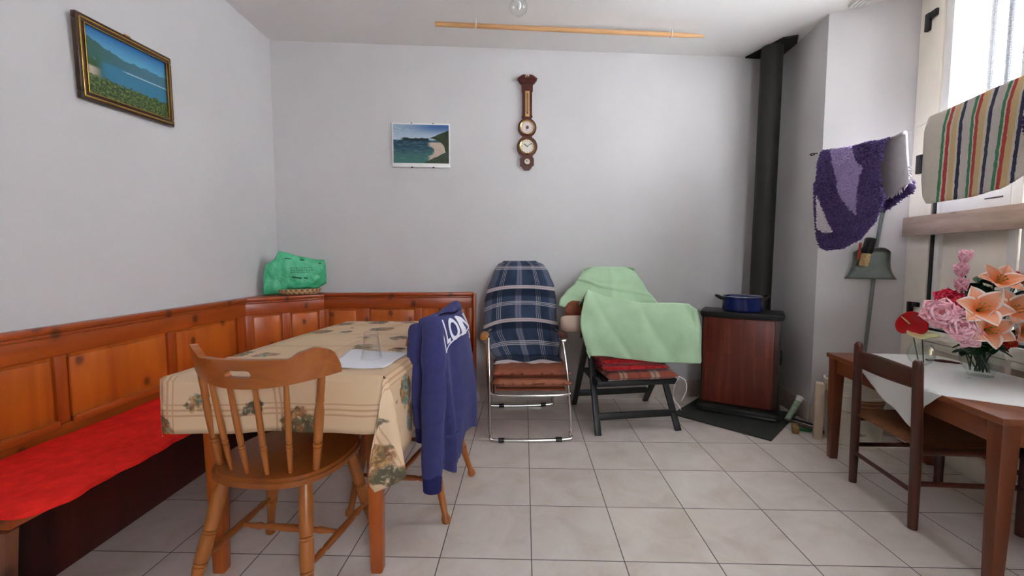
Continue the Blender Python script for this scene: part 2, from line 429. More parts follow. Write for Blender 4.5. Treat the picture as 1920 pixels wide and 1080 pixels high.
# ================================================================== LEFT SIDE: corner bench
def panel_run(p, q, root, stiles, ztop, cap=True, up_mat=M_pine, endcap=None):
    """framed back panel standing on the line p->q; the room lies to the right of the line"""
    p = Vector(p); q = Vector(q); d = (q - p).normalized(); n = Vector((d.y, -d.x)); L = (q - p).length
    A = rotz(math.atan2(d.y, d.x)).to_3x3()
    def bx(b, s0, s1, n0, n1, z0, z1, bev=.004):
        m = p + d * (s0 + s1) / 2 + n * (n0 + n1) / 2
        b.box((m.x, m.y, (z0 + z1) / 2), (s1 - s0, n1 - n0, z1 - z0), A, bev)
    b = MB(); bx(b, 0, L, -.012, .035, ztop - .026, ztop, .007); bx(b, 0, L, -.01, .026, ztop - .04, ztop - .026, .004); b.build('top_rail', up_mat, root)
    b = MB(); bx(b, 0, L, -.004, .018, ztop - .115, ztop - .036); b.build('upper_rail', up_mat, root)
    for s0, s1 in stiles:
        b = MB(); bx(b, s0, s1, -.004, .016, .50, ztop - .115, .003); b.build('stile', M_pine_z, root)
    for (a0, a1), (c0, c1) in zip(stiles, stiles[1:]):
        b = MB(); bx(b, a1, c0, -.006, .002, .50, ztop - .115, 0)
        bx(b, a1 + .012, c0 - .012, .0, .012, .515, ztop - .128, .011); b.build('panel', M_panel, root)
        b = MB(); bx(b, a1 + .004, c0 - .004, .01, .032, .488, .522, .012); b.build('moulding', up_mat, root)
    b = MB(); bx(b, 0, L, -.004, .016, .44, .50); b.build('lower_rail', up_mat, root)
ZT = .88
bl = thing('wooden_bench', 'long pine corner bench with panelled back along the left wall', 'bench', (-1.5, 1.9, 0))
panel_run((-1.735, 1.05), (-1.735, 2.70), bl, [(0, .03), (.51, .555), (1.035, 1.08), (1.57, 1.65)], ZT)
b = MB(); b.box((-1.52, 1.87, .425), (.38, 1.60, .03), bev=.006); b.build('seat', M_pine, bl)
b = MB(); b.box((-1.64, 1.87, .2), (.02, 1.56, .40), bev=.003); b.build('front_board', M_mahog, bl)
for y in (1.075, 2.66):
    b = MB(); b.prism([(-1.72, 0), (-1.37, 0), (-1.33, .409), (-1.72, .409)], .03, Matrix.Translation((0, y + .015, 0)) @ Matrix.Rotation(R(90), 4, 'X')); b.build('end_panel', M_aged, bl)
# red cushion on it
def cushion_slab(name, mat, parent, x0, x1, y0, y1, z0, z1, nx=20, ny=40, rag=0., cut=0., rz=0., org=(0, 0), sag=0., wav=0.):
    b = MB(); th = (z1 - z0) / 2
    def f(u, v):
        # u around section (closed), v along
        a = u * 2 * math.pi
        ex = math.copysign(abs(math.cos(a)) ** .35, math.cos(a)); ez = math.copysign(abs(math.sin(a)) ** .6, math.sin(a))
        endt = min(v, 1 - v) * (y1 - y0); k = min(1, (endt / .03)) ** .5 if endt < .03 else 1
        hx = (x1 - x0) / 2; x = (x0 + x1) / 2 + hx * ex * (.93 + .07 * k)
        if cut and v < .06 and ex > 0: x -= cut * (1 - v / .06) * ex
        y = lerp(y0, y1, v)
        x += rag * math.sin(y * 23 + .7) * max(0, ex) * .6 + rag * math.sin(y * 61) * max(0, ex) * .4
        z = (z0 + z1) / 2 + th * ez * (.25 + .75 * k)
        z += (wav * mnoise.noise(Vector((x * 9, y * 9, 1.3))) if ez > 0 else 0)
        z -= sag * max(0, 1 - (2 * (x - (x0 + x1) / 2) / (x1 - x0)) ** 2) if ez > 0 else 0
        q = rotz(rz) @ Vector((x, y, z)); return q + Vector((org[0], org[1], 0))
    b.grid(f, nx, ny, cu=True)
    b.bm.verts.ensure_lookup_table()
    n = ny + 1
    for j in (0, ny):
        vs = [b.bm.verts[i * n + j] for i in range(nx)]
        b.face(vs)
    return b.build(name, mat, parent)
tag(cushion_slab('bench_cushion', M_red, None, -1.70, -1.245, 1.05, 2.62, .441, .474, 28, 90, .008, .03, wav=.006), 'long red cloth seat cushion lying on the left wall bench', 'cushion')

cu = thing('corner_cabinet', 'angled pine corner unit of the bench with two small panels', 'corner unit', (-1.6, 2.95, 0))
panel_run((-1.732, 2.712), (-1.368, 3.04), cu, [(0, .035), (.215, .265), (.455, .49)], ZT, up_mat=M_pine_x)
b = MB(); b.prism([(-1.758, 2.712), (-1.735, 2.712), (-1.375, 3.038), (-1.375, BWy(-1.375) - .006), (-1.758, BWy(-1.758) - .006)], .02, Matrix.Translation((0, 0, ZT - .022))); b.build('top_shelf', M_pine_x, cu)
b = MB(); b.prism([(-1.735, 2.715), (-1.27, 2.715), (-1.20, 2.70), (-1.20, 2.62), (-1.18, 2.62), (-1.18, 3.02), (-1.37, 3.03)], .03, Matrix.Translation((0, 0, .415))); b.build('seat', M_pine_x, cu)
for q in ((-1.60, 2.85, .2), (-1.30, 2.95, .2)):
    b = MB(); b.box(q, (.03, .03, .42), bev=.003); b.build('leg', M_pine_z, cu)

bb = thing('wooden_bench', 'short pine bench with panelled back along the rear wall behind the table', 'bench', (-.7, 2.9, 0))
panel_run((-1.362, 3.046), (-.285, 3.046 + .072 * 1.077), bb, [(0, .03), (.235, .32), (.655, .70), (1.02, 1.08)], ZT + .008, up_mat=M_pine_x)
b = MB(); dY = .072
b.prism([(-1.175, 3.045), (-1.175, 2.66), (-.285, 2.70), (-.285, 3.105)], .03, Matrix.Translation((0, 0, .415))); b.build('seat', M_pine_x, bb)
for x in (-1.14, -.30):
    b = MB(); b.box((x, 2.92 + dY * (x + 1), .2075), (.03, .36, .415), bev=.003); b.build('end_panel', M_pine_z, bb)
b = MB(); b.box((-.2752, 3.085, .44), (.018, .08, .88), bev=.004); b.build('end_post', M_pine_z, bb)

# basket and bag on the corner shelf
b = MB(); bc = Vector((-1.515, 3.01, ZT)); ba = Vector((.81, .586, 0))
Mb = Matrix((ba, Vector((-ba.y, ba.x, 0)), Vector((0, 0, 1)))).transposed()
def bask(u, v):
    a = u * 2 * math.pi; prof = [(.0, .004), (.115, .003), (.132, .018), (.138, .040), (.130, .041), (.122, .018), (.0, .012)]
    t = v * (len(prof) - 1); i = min(int(t), len(prof) - 2); k = t - i
    r = lerp(prof[i][0], prof[i + 1][0], k); z = lerp(prof[i][1], prof[i + 1][1], k)
    return bc + Mb @ Vector((r * math.cos(a) * 1.02, r * math.sin(a) * .62, z))
b.grid(bask, 60, 12, cu=True, uvf=lambda u, v: (u, v))
tag(b.build('wicker_basket', M_wick), 'shallow oval wicker basket under the green plastic bag', 'basket')
kb = NT('green_plastic_bag', .35, spec=.5); kb.b.inputs['Transmission Weight'].default_value = .0
kb.color(kb.ramp(kb.noise(kb.co(), 9, 3), [(.3, (52, 166, 112)), (.7, (92, 200, 150))])); kb.bump(kb.noise(kb.co(), 28, 4, .6, 1.2), .5, .01)
bo = Vector((-1.545, 3.008, 0))
bag = thing('plastic_bag', 'green plastic carrier bag sitting in the basket in the corner', 'bag', (-1.545, 3.008, ZT))
ztop = [(-.20, 1.0), (-.185, 1.09), (-.13, 1.125), (-.10, 1.19), (-.06, 1.178), (.05, 1.148), (.15, 1.128), (.195, 1.128), (.205, 1.1)]
zbot = [(-.20, .884), (-.075, .886), (-.065, .915), (.14, .917), (.17, .93), (.205, .95)]
def bagf(u, v):
    a = v * 2 * math.pi; s = lerp(-.20, .205, u)
    zt, zb = interp(ztop, s), interp(zbot, s)
    k = (1 - math.cos(a)) / 2                   # 0 bottom 1 top
    z = lerp(zb, zt, k)
    w = .062 * math.sin(math.pi * min(1, max(0, u * .96 + .02))) ** .6
    side = math.sin(a); prof = abs(side) ** .7 * (1.15 - .55 * k)
    off = -w * math.copysign(prof, side)
    off += .012 * mnoise.noise(Vector((s * 22, z * 26, side * 2))) + .006 * mnoise.noise(Vector((s * 60, z * 70, side)))
    off = max(-.075, min(.06, off))
    return bo + ba * s + Vector((-ba.y, ba.x, 0)) * (off + .01) + Vector((0, 0, z))
b = MB(); b.grid(bagf, 44, 40, cv=True); b.build('bag_body', kb.m, bag, smooth=60)
M_ink = plain('dark_green_ink', (16, 78, 48), .6)
def bagmark(s0, s1, z0, z1, build=True):
    def g(u, v):
        s = lerp(s0, s1, u); z = lerp(z0, z1, v) - .25 * (s - s0) * .6
        zt, zb = interp(ztop, s), interp(zbot, s); k = min(.98, max(.02, (z - zb) / (zt - zb))); a = math.acos(1 - 2 * k)
        p = bagf((s + .20) / .405, a / (2 * math.pi)); return p + Vector((ba.y, -ba.x, 0)) * .0025
    if build: b_ = MB()
    else: b_ = b
    b_.grid(g, 6, 2)
    if build: b_.build('printed_mark', M_ink, bag, merge=False)
bagmark(-.07, -.03, 1.135, 1.141); bagmark(.03, .055, 1.122, 1.132); bagmark(.15, .17, 1.098, 1.106); bagmark(-.03, .03, 1.0, 1.010)
b = MB()
for r_ in range(3):
    s = -.04
    while s < .10:
        w = random.uniform(.008, .02); bagmark(s, s + w, 1.068 - r_ * .016, 1.072 - r_ * .016, False); s += w + .005
b.build('printed_lines', M_ink, bag, merge=False)
bagmark(.045, .07, .993, 1.002)

# ------------------------------------------------------------------ pictures
def uvquad(b, P00, P10, P11, P01):
    vs = [b.bm.verts.new(p) for p in (P00, P10, P11, P01)]; b.face(vs, 0, [(0, 0), (1, 0), (1, 1), (0, 1)])
def coast_picture():
    k = NT('lake_painting', .4)
    u, v, _ = k.sep(k.co('UV'))
    n1 = k.noise(k.comb(u, 0), 5, 5); n2 = k.noise(k.co('UV'), 14, 6); n3 = k.noise(k.co('UV', (1, 3, 1)), 30, 4)
    sky = k.ramp(v, [(.7, (92, 160, 190)), (1., (20, 96, 160))])
    ridge = k.math('ADD', k.math('MULTIPLY', n1, .22), k.math('MULTIPLY_ADD', k.math('SUBTRACT', 1, k.step(u, .0, .35)), .14, .60))
    mount = k.mix(k.step(u, 0, .7), (52, 96, 84), (72, 120, 140))
    mount = k.mix(k.math('MULTIPLY', n2, .5), mount, (40, 80, 74))
    c = k.mix(k.step(k.math('SUBTRACT', ridge, v), -.01, .01), sky, mount)
    water = k.mix(n3, (36, 104, 138), (62, 132, 160))
    c = k.mix(k.step(k.math('SUBTRACT', .55, v), -.03, .03), c, water)
    c = k.mix(k.math('MULTIPLY', k.step(k.math('SUBTRACT', .012, k.math('ABSOLUTE', k.math('SUBTRACT', v, .53))), 0, .006), k.math('MULTIPLY', k.step(u, .4, .5), .7)), c, (200, 214, 214))
    cl = k.math('ADD', k.math('MULTIPLY', n2, .22), .46); 
    c = k.mix(k.math('MULTIPLY', k.step(k.math('SUBTRACT', cl, v), -.02, .02), k.math('SUBTRACT', 1, k.step(u, .12, .26))), c, (48, 84, 44))
    c = k.mix(k.math('MULTIPLY', k.step(k.math('SUBTRACT', .43, v), -.02, .02), k.math('SUBTRACT', 1, k.step(u, .08, .2))), c, k.mix(n2, (150, 130, 110), (216, 206, 190)))
    hill = k.math('ADD', k.math('MULTIPLY', n2, .2), k.math('MULTIPLY_ADD', u, -.02, .21))
    grn = k.ramp(k.noise(k.co('UV', (1.4, 1, 1)), 26, 6, .7), [(.36, (20, 40, 20)), (.5, (58, 84, 36)), (.62, (120, 132, 70)), (.72, (176, 168, 130))])
    c = k.mix(k.step(k.math('SUBTRACT', hill, v), -.02, .02), c, grn)
    k.color(c); return k.m
pf = thing('framed_picture', 'gold and brown framed picture of a green coast and blue water on left wall', 'picture', (-1.765, 1.99, 1.965))
pw, ph = .472, .335; lean = R(2.0)
Mp = Matrix.Translation((-1.762, 1.99, 1.79)) @ Matrix.Rotation(lean, 4, 'Y') @ Matrix.Rotation(R(3.2), 4, 'X') @ Matrix.Translation((0, 0, ph / 2 + .006))
b = MB(); fwid = .03
b2 = MB(); b3 = MB()
for (y0, y1, z0, z1) in ((-pw / 2, pw / 2, ph / 2 - fwid, ph / 2), (-pw / 2, pw / 2, -ph / 2, -ph / 2 + fwid), (-pw / 2, -pw / 2 + fwid, -ph / 2 + fwid, ph / 2 - fwid), (pw / 2 - fwid, pw / 2, -ph / 2 + fwid, ph / 2 - fwid)):
    b.box((.012, (y0 + y1) / 2, (z0 + z1) / 2), (.022, y1 - y0, z1 - z0), bev=.005)
g = .011
for a, c in ((pw / 2 - g, ph / 2 - g), (pw / 2 - fwid, ph / 2 - fwid)):
    w = .0075 if a > pw / 2 - .02 else .0045
    for y0, y1, z0, z1 in ((-a, a, c - w, c), (-a, a, -c, -c + w), (-a, -a + w, -c, c), (a - w, a, -c, c)):
        b2.box((.0225, (y0 + y1) / 2, (z0 + z1) / 2), (.006, y1 - y0, z1 - z0), bev=.0015)
b.bm.transform(Mp); b2.bm.transform(Mp)
fr = b.build('frame', wood('dark_brown_frame', '4a2d14', '2a1708', 'Y', .4), pf); b2.build('gold_edge', M_brass, fr)
uvquad(b3, (.014, -pw / 2 + .025, -ph / 2 + .025), (.014, pw / 2 - .025, -ph / 2 + .025), (.014, pw / 2 - .025, ph / 2 - .025), (.014, -pw / 2 + .025, ph / 2 - .025))
b3.bm.transform(Mp); b3.build('picture', coast_picture(), pf, smooth=0)
b = MB(); b.box((.006, .01, ph / 2 + .005), (.01, .03, .012), bev=.003); b.bm.transform(Mp); b.build('hanger', M_brass, pf)

def beach_picture():
    k = NT('beach_photograph', .25)
    u, v, _ = k.sep(k.co('UV'))
    n2 = k.noise(k.co('UV'), 9, 6); n3 = k.noise(k.co('UV', (1, 3, 1)), 8, 5, .6, .5); nu = k.noise(k.comb(u, 0), 7, 4)
    d = lambda a: k.math('SUBTRACT', a, .5)
    sky = k.mix(k.step(u, .1, .8), (140, 164, 188), (70, 104, 158)); sky = k.mix(k.step(v, .65, .95), (172, 192, 206), sky)
    cloud = k.math('MULTIPLY', k.step(n3, .5, .7), k.math('SUBTRACT', 1, k.step(u, .1, .5)))
    c = k.mix(cloud, sky, (206, 214, 220))
    sea = k.mix(k.step(n3, .35, .65), (24, 54, 76), (58, 98, 108)); sea = k.mix(k.math('SUBTRACT', 1, k.step(v, .1, .45)), sea, k.mix(n3, (44, 90, 88), (84, 128, 120)))
    foam = k.step(n3, .63, .70); sea = k.mix(k.math('MULTIPLY', foam, .6), sea, (176, 200, 204))
    c = k.mix(k.step(k.math('SUBTRACT', .60, v), -.004, .004), c, sea)
    hl = k.math('MULTIPLY_ADD', nu, .13, .585)
    m = k.math('MULTIPLY', k.step(k.math('SUBTRACT', hl, v), -.004, .004), k.math('MULTIPLY', k.step(v, .575, .585), k.math('MULTIPLY', k.step(u, .12, .2), k.math('SUBTRACT', 1, k.step(u, .62, .66)))))
    c = k.mix(m, c, (28, 44, 50))
    # beach arc
    dx = k.math('SUBTRACT', u, .62); dy = k.math('SUBTRACT', v, .32)
    rr = k.math('SQRT', k.math('ADD', k.math('MULTIPLY', dx, dx), k.math('MULTIPLY', k.math('MULTIPLY', dy, dy), .9)))
    rr = k.math('ADD', rr, k.math('MULTIPLY', d(n2), .05))
    sand = k.math('MULTIPLY', k.step(rr, .10, .125), k.step(u, .6, .68))
    sand = k.math('MULTIPLY', sand, k.step(k.math('SUBTRACT', .55, v), -.01, .02))
    c = k.mix(sand, c, k.mix(n2, (176, 156, 140), (206, 190, 176)))
    hill = k.math('MAXIMUM', k.math('MULTIPLY', k.math('SUBTRACT', u, .45), .65), 0)
    hm = k.math('MULTIPLY', k.step(k.math('SUBTRACT', k.math('ADD', hill, k.math('MULTIPLY_ADD', nu, .04, .50)), v), -.006, .006), k.step(k.math('ADD', rr, k.math('MULTIPLY', v, .0)), .30, .315))
    hm = k.math('MULTIPLY', hm, k.step(u, .55, .66))
    grn = k.mix(n2, (20, 36, 26), (66, 80, 48)); c = k.mix(hm, c, grn)
    low = k.step(k.math('SUBTRACT', k.math('MULTIPLY_ADD', u, .75, k.math('MULTIPLY_ADD', d(n2), .1, -.40)), v), -.008, .008)
    c = k.mix(low, c, k.mix(n2, (32, 50, 42), (70, 84, 66)))
    inb = k.math('MULTIPLY', k.math('MULTIPLY', k.step(u, .012, .018), k.math('SUBTRACT', 1, k.step(u, .985, .991))), 1.)
    c = k.mix(inb, (222, 222, 224), c)
    k.color(c); return k.m
ph2 = thing('framed_photo', 'small frameless beach photo with white border on rear wall', 'picture', (-.685, BWy(-.685), 1.985))
xa = Vector((1, .072, 0)).normalized(); nb = Vector((.072, -1, 0)).normalized()
Mw = lambda x, z: Matrix.Translation((x, BWy(x), z)) @ Matrix((xa, -nb, Vector((0, 0, 1)))).transposed().to_4x4()   # local x along wall, -y into room
b = MB(); b.box((0, -.010, 0), (.432, .014, .325), bev=.002); b.bm.transform(Mw(-.686, 1.987)); b.build('white_mount', M_white, ph2)
b = MB(); uvquad(b, (-.212, -.0178, -.133), (.212, -.0178, -.133), (.212, -.0178, .152), (-.212, -.0178, .152)); b.bm.transform(Mw(-.686, 1.987)); b.build('photo', beach_picture(), ph2, smooth=0)
for x, z in ((-.07, .162), (.09, .162), (-.07, -.162), (.09, -.162)):
    b = MB(); b.box((x, -.012, z), (.012, .016, .006), bev=.001); b.bm.transform(Mw(-.686, 1.987)); b.build('clip', M_iron, ph2)

# ------------------------------------------------------------------ barometer clock
br = thing('barometer', 'tall mahogany barometer and clock with round brass dials on rear wall', 'barometer', (.115, BWy(.115), 2.16))
Mba = Mw(.115, 0)
half = [(.0, 1.815), (.02, 1.818), (.034, 1.832), (.04, 1.845), (.052, 1.85), (.052, 1.90), (.044, 1.912), (.04, 1.925)]
for i in range(9):
    a = R(-62 + i * 124 / 8); half.append((.079 * math.cos(a), 1.992 + .079 * math.sin(a)))
half += [(.037, 2.064)]
for i in range(9):
    a = R(-62 + i * 124 / 8); half.append((.071 * math.cos(a), 2.134 + .071 * math.sin(a)))
half += [(.03, 2.204), (.042, 2.215), (.036, 2.23), (.036, 2.40), (.042, 2.405), (.042, 2.455), (.052, 2.462), (.062, 2.47), (.068, 2.487), (.0, 2.487)]
outl = [(x, z) for x, z in half] + [(-x, z) for x, z in half[::-1] if x > 0]
MR = Matrix.Rotation(R(90), 4, 'X')
b = MB(); b.prism(outl, .022, Matrix()); b.bm.transform(Mba @ MR); b.build('case', M_mahog, br, smooth=30)
b = MB()
for sgn in (-1, 1):
    b.prism([(sgn * .018, 2.505), (sgn * .070, 2.482), (sgn * .075, 2.494), (sgn * .04, 2.518), (sgn * .014, 2.522)], .036)
b.prism([(-.05, 2.462), (.05, 2.462), (.068, 2.487), (.03, 2.50), (-.03, 2.50), (-.068, 2.487)], .032)
b.bm.transform(Mba @ MR); b.build('pediment', M_mahog, br, smooth=30)
b = MB(); b.lathe((0, -.02, 2.495), (0, -.02, 2.528), [(.004, 0), (.008, .4), (.006, .7), (.001, 1)], 10); b.bm.transform(Mba); b.build('finial', M_brass, br)
b = MB(); b.box((0, -.024, 2.31), (.034, .006, .19), bev=.003); b.bm.transform(Mba); tp = b.build('thermometer_plate', plain('pale_brass_plate', (200, 160, 104), .4, .4), br)
b = MB(); b.tube([(0, -.029, 2.235), (0, -.029, 2.39)], .0022, 8); b.ball((0, -.029, 2.24), .005, 8, 6)
for k in range(22): b.box((.009 if k % 2 else -.009, -.0275, 2.25 + k * .0062), (.008, .001, .0012), bev=0)
b.bm.transform(Mba); b.build('thermometer', M_text, tp)
def dial(name, z, r, hands, ticks=12, cream=(224, 218, 204), boss=False):
    Mz = Mba @ Matrix.Translation((0, -.022, z)) @ Matrix.Rotation(R(90), 4, 'X')
    b = MB(); b.rev([(r * .82, 0), (r, 0), (r * 1.02, .006), (r * .94, .013), (r * .84, .010)], seg=40, closed=True); b.bm.transform(Mz); bz = b.build(name + '_bezel', M_brass, br)
    b = MB(); b.rev([(.0005, .003), (r * .86, .003), (r * .86, .001), (.0005, .001)], seg=40, closed=True); b.bm.transform(Mz); b.build(name + '_face', plain(name + '_paper', cream, .5, var=.02), bz)
    b = MB()
    for k in range(ticks):
        a = k * 2 * math.pi / ticks; b.box((r * .68 * math.sin(a), r * .68 * math.cos(a), .0034), (r * .045, r * .13, .0008), Matrix.Rotation(-a, 3, 'Z'), 0)
    for a, l, w in hands:
        b.bar((0, 0, .006), (l * r * math.sin(R(a)), l * r * math.cos(R(a)), .006), r * w, .001, bev=0)
    b.rev([(r * (.2 if boss else .07), .004), (r * (.2 if boss else .07), .008), (.0005, .0085)], seg=16); b.bm.transform(Mz); b.build(name + '_hands', M_text if not boss else plain('red_brown_boss', (96, 52, 40), .4), bz)
dial('barometer', 2.134, .058, [(200, .5, .05)], 24, (226, 214, 208), True)
dial('clock', 1.992, .061, [(305, .5, .10), (55, .66, .06)])
dial('hygrometer', 1.878, .026, [(320, .6, .2)], 8)

# ================================================================== DINING TABLE
ND, NRr = Vector((-1.145, 1.368)), Vector((-.425, 1.372)); SD = Vector((.093, .9957)); TL = 1.24
FLc, FRc = ND + SD * TL, NRr + SD * TL
dt = thing('dining_table', 'long wooden dining table under a beige fruit-print cloth', 'table', (-.75, 1.98, 0))
b = MB(); ins = lambda p, a, c: (p.x + a, p.y + c)
b.prism([ins(ND, .006, .006), ins(NRr, -.006, .006), ins(FRc, -.006, -.006), ins(FLc, .006, -.006)], .028, Matrix.Translation((0, 0, .712)), bev=.004); b.build('tabletop', M_pine, dt)
b = MB()
lp = [Vector((-1.055, 1.46)), Vector((-.487, 1.46)), Vector((-.40, 2.52)), Vector((-.96, 2.52))]
for i in range(4):
    p, q = lp[i], lp[(i + 1) % 4]; d = (q - p).normalized() * .02
    b.bar((p.x + d.x, p.y + d.y, .665), (q.x - d.x, q.y - d.y, .665), .02, .09, bev=.002)
b.build('apron', M_pine, dt)
for p in lp:
    b = MB(); b.box((p.x, p.y, .356), (.06, .06, .712), bev=.008, taper=.72); b.build('leg', M_tleg, dt)

def cloth_mat():
    k = NT('fruit_print_oilcloth', .45, spec=.4)
    x, y, _ = k.sep(k.co('UV'))
    base = k.mix(k.noise(k.co('UV'), 3, 3), (224, 194, 158), (208, 176, 140))
    def lines(a, per, off):
        fr = k.math('MULTIPLY', k.math('FRACT', k.math('ADD', k.math('DIVIDE', a, per), off)), per)
        r = None
        for c, w in ((.04, .0022), (.058, .0022), (.076, .001)):
            m = k.math('SUBTRACT', 1, k.step(k.math('ABSOLUTE', k.math('SUBTRACT', fr, c)), w, w + .0025))
            r = m if r is None else k.math('MAXIMUM', r, m)
        return r
    ln = k.math('MAXIMUM', lines(x, .36, .10), lines(y, .30, .567))
    base = k.mix(k.math('MULTIPLY', ln, .55), base, (168, 116, 78))
    # print motifs: one cluster per jittered cell
    vc = k.co('UV', (1, 1, 1), loc=(.05, .02, 0)); vn = k.n('TexVoronoi', feature='F1'); k.put(vn.inputs['Vector'], vc); vn.inputs['Scale'].default_value = 6.4; vn.inputs['Randomness'].default_value = .75
    wob = k.noise(k.co('UV'), 17, 4)
    d = k.math('ADD', vn.outputs['Distance'], k.math('MULTIPLY', k.math('SUBTRACT', wob, .5), .55))
    blob = k.math('SUBTRACT', 1, k.step(d, .36, .42))
    det = k.noise(k.co('UV'), 45, 4, .6, 1.)
    hue = k.noise(k.co('UV'), 11, 2)
    mot = k.ramp(hue, [(.36, (58, 62, 42)), (.44, (96, 92, 58)), (.5, (150, 96, 58)), (.56, (176, 132, 70)), (.62, (96, 150, 152)), (.7, (74, 72, 52))], 'CONSTANT')
    mot = k.mix(k.math('MULTIPLY', k.step(det, .45, .6), .7), mot, (52, 44, 30)); mot = k.mix(k.math('MULTIPLY', k.math('SUBTRACT', 1, k.step(det, .32, .42)), .7), mot, (216, 200, 168))
    k.color(k.mix(k.math('MULTIPLY', blob, .92), base, mot)); return k.m
tc = MB(); ZC = .7455
oN, oR_, oL, oF = .19, .31, .07, .16
NS, NE, NV = 36, 60, 10
def top_pt(u, v): p = ND.lerp(NRr, u).lerp(FLc.lerp(FRc, u), v); return Vector((p.x, p.y, ZC))
tc.grid(top_pt, NS, NE, uvf=lambda u, v: (u * .72, v * TL))
rad = .008
def hang(p, n, t, over, ph):
    """t 0..1 down the hanging side; n outward"""
    s = t * over
    if s < rad * 1.57: a = s / rad; return Vector((p.x + n.x * rad * math.sin(a), p.y + n.y * rad * math.sin(a), ZC - rad * (1 - math.cos(a))))
    dn = s - rad * 1.57; w = .011 * math.sin(ph) * min(1, dn / .1) + .006 * math.sin(ph * 2.3 + 1) * min(1, dn / .1)
    o = rad + .006 + w + .004
    return Vector((p.x + n.x * o, p.y + n.y * o, ZC - rad - dn))
nN, nR_, nL, nF = Vector((0, -1)), Vector((.9957, -.093)), Vector((-.9957, .093)), Vector((0, 1))
tc.grid(lambda u, v: hang(ND.lerp(NRr, u), nN, v, oN, u * 9), NS, NV, uvf=lambda u, v: (u * .72, -v * oN))
tc.grid(lambda u, v: hang(NRr.lerp(FRc, u), nR_, v, oR_, u * 14 + 1), NE, NV, uvf=lambda u, v: (.72 + v * oR_, u * TL))
tc.grid(lambda u, v: hang(ND.lerp(FLc, u), nL, v, oL, u * 14), NE, NV, uvf=lambda u, v: (-v * oL, u * TL))
tc.grid(lambda u, v: hang(FLc.lerp(FRc, u), nF, v, oF, u * 9), NS, NV, uvf=lambda u, v: (u * .72, TL + v * oF))
def corner(c, na, nb_, oa, ob, fin, amp, uv0, su, sv, pha, phb):
    def f(u, v):
        a, b_ = u * oa, v * ob                 # distance past edge A / edge B in the cloth
        r = math.hypot(a, b_)
        if r < 1e-6: return Vector((c.x, c.y, ZC))
        phi = math.atan2(b_, a) / (math.pi / 2)
        pa = hang(c, na, min(1, r / oa) * 1., r if r > 0 else 1, pha) if False else None
        k = math.sin(math.pi * phi) * amp
        na_ = hang(c, na, 1, r, pha); nb2 = hang(c, nb_, 1, r, phb)
        base = na_.lerp(nb2, phi)
        dn = max(0, r - rad)
        fl_ = max(0, math.sin(math.pi * (phi - .62) / .38)) * amp * 1.1 if phi > .62 else 0
        base.x += nb_.x * fl_ * dn; base.y += nb_.y * fl_ * dn
        base.x += fin.x * k * dn; base.y += fin.y * k * dn
        base.z += (1 - math.sqrt(max(0, 1 - min(.95, k) ** 2))) * dn
        return base
    tc.grid(f, 12, 14, uvf=lambda u, v: (uv0[0] + su * v * ob, uv0[1] + sv * u * oa))
corner(NRr, nN, nR_, oN, oR_, Vector((-.62, -.95)), .25, (.72, 0), 1, -1, 9, 1)
corner(ND, nN, nL, oN, oL, Vector((.3, .3)), .02, (0, 0), -1, -1, 0, 0)
corner(FRc, nF, nR_, oF, oR_, Vector((-.3, -.2)), .02, (.72, TL), 1, 1, 9, 15)
corner(FLc, nF, nL, oF, oL, Vector((-.5, .6)), .3, (0, TL), -1, 1, 0, 14)
bmesh.ops.remove_doubles(tc.bm, verts=tc.bm.verts, dist=.0005)
bmesh.ops.recalc_face_normals(tc.bm, faces=tc.bm.faces)
tag(tc.build('tablecloth', cloth_mat(), solid=.0015, off=-1), 'beige checked oilcloth with fruit prints hanging over the dining table', 'tablecloth')
b = MB()
pq = [Vector((-.66, 1.452)), Vector((-.452, 1.455)), Vector((-.418, 1.705)), Vector((-.685, 1.775))]
def paper(u, v):
    p = pq[0].lerp(pq[1], u).lerp(pq[3].lerp(pq[2], u), v)
    return Vector((p.x, p.y, ZC + .0035 + .0025 * math.sin(u * 7) * (1 - v) + .0015 * math.sin(v * 9 + u * 3)))
b.grid(paper, 16, 16); tag(b.build('paper_sheet', plain('white_paper', (226, 226, 232), .8, var=.02), solid=.0008), 'white paper sheet under the upturned glass on dining table', 'paper')
b = MB(); gz = ZC + .0075; gc = (-.537, 1.59, 0)
b.rev([(.0395, gz), (.0375, gz + .012), (.0315, gz + .05), (.0275, gz + .085), (.0265, gz + .102), (.0005, gz + .103), (.0005, gz + .088), (.0245, gz + .086), (.029, gz + .05), (.035, gz + .012), (.037, gz)], gc, 32, closed=True)
tag(b.build('drinking_glass', M_glass), 'clear tumbler standing upside down on the white paper', 'glass')

# ------------------------------------------------------------------ turned spindle-back chairs
LEGP = [(.0135, 0), (.0175, .02), (.0185, .08), (.014, .15), (.016, .3), (.0195, .36), (.020, .372), (.0165, .376), (.0165, .382), (.0205, .386), (.0205, .396), (.017, .40), (.021, .41), (.0225, .5), (.0205, .585), (.0205, .592), (.017, .596), (.017, .602), (.0205, .606), (.0205, .614), (.017, .618), (.0205, .626), (.022, .7), (.0225, .85), (.0165, 1)]
FOOTP = [(.013, 0), (.019, .012), (.0195, .045), (.0125, .09)] + LEGP[4:]
SPIN = [(.006, 0), (.0075, .1), (.0095, .28), (.0095, .295), (.0065, .30), (.0065, .306), (.0095, .312), (.0095, .33), (.0065, .336), (.0065, .342), (.0095, .35), (.0095, .5), (.0085, .75), (.0065, 1)]
POST = [(.010, 0), (.012, .1), (.0135, .235), (.0135, .245), (.010, .25), (.010, .256), (.0145, .262), (.0145, .285), (.010, .292), (.010, .298), (.0135, .305), (.0145, .45), (.0145, .62), (.0105, .70), (.013, .72), (.0115, .76), (.012, .9), (.0105, 1)]
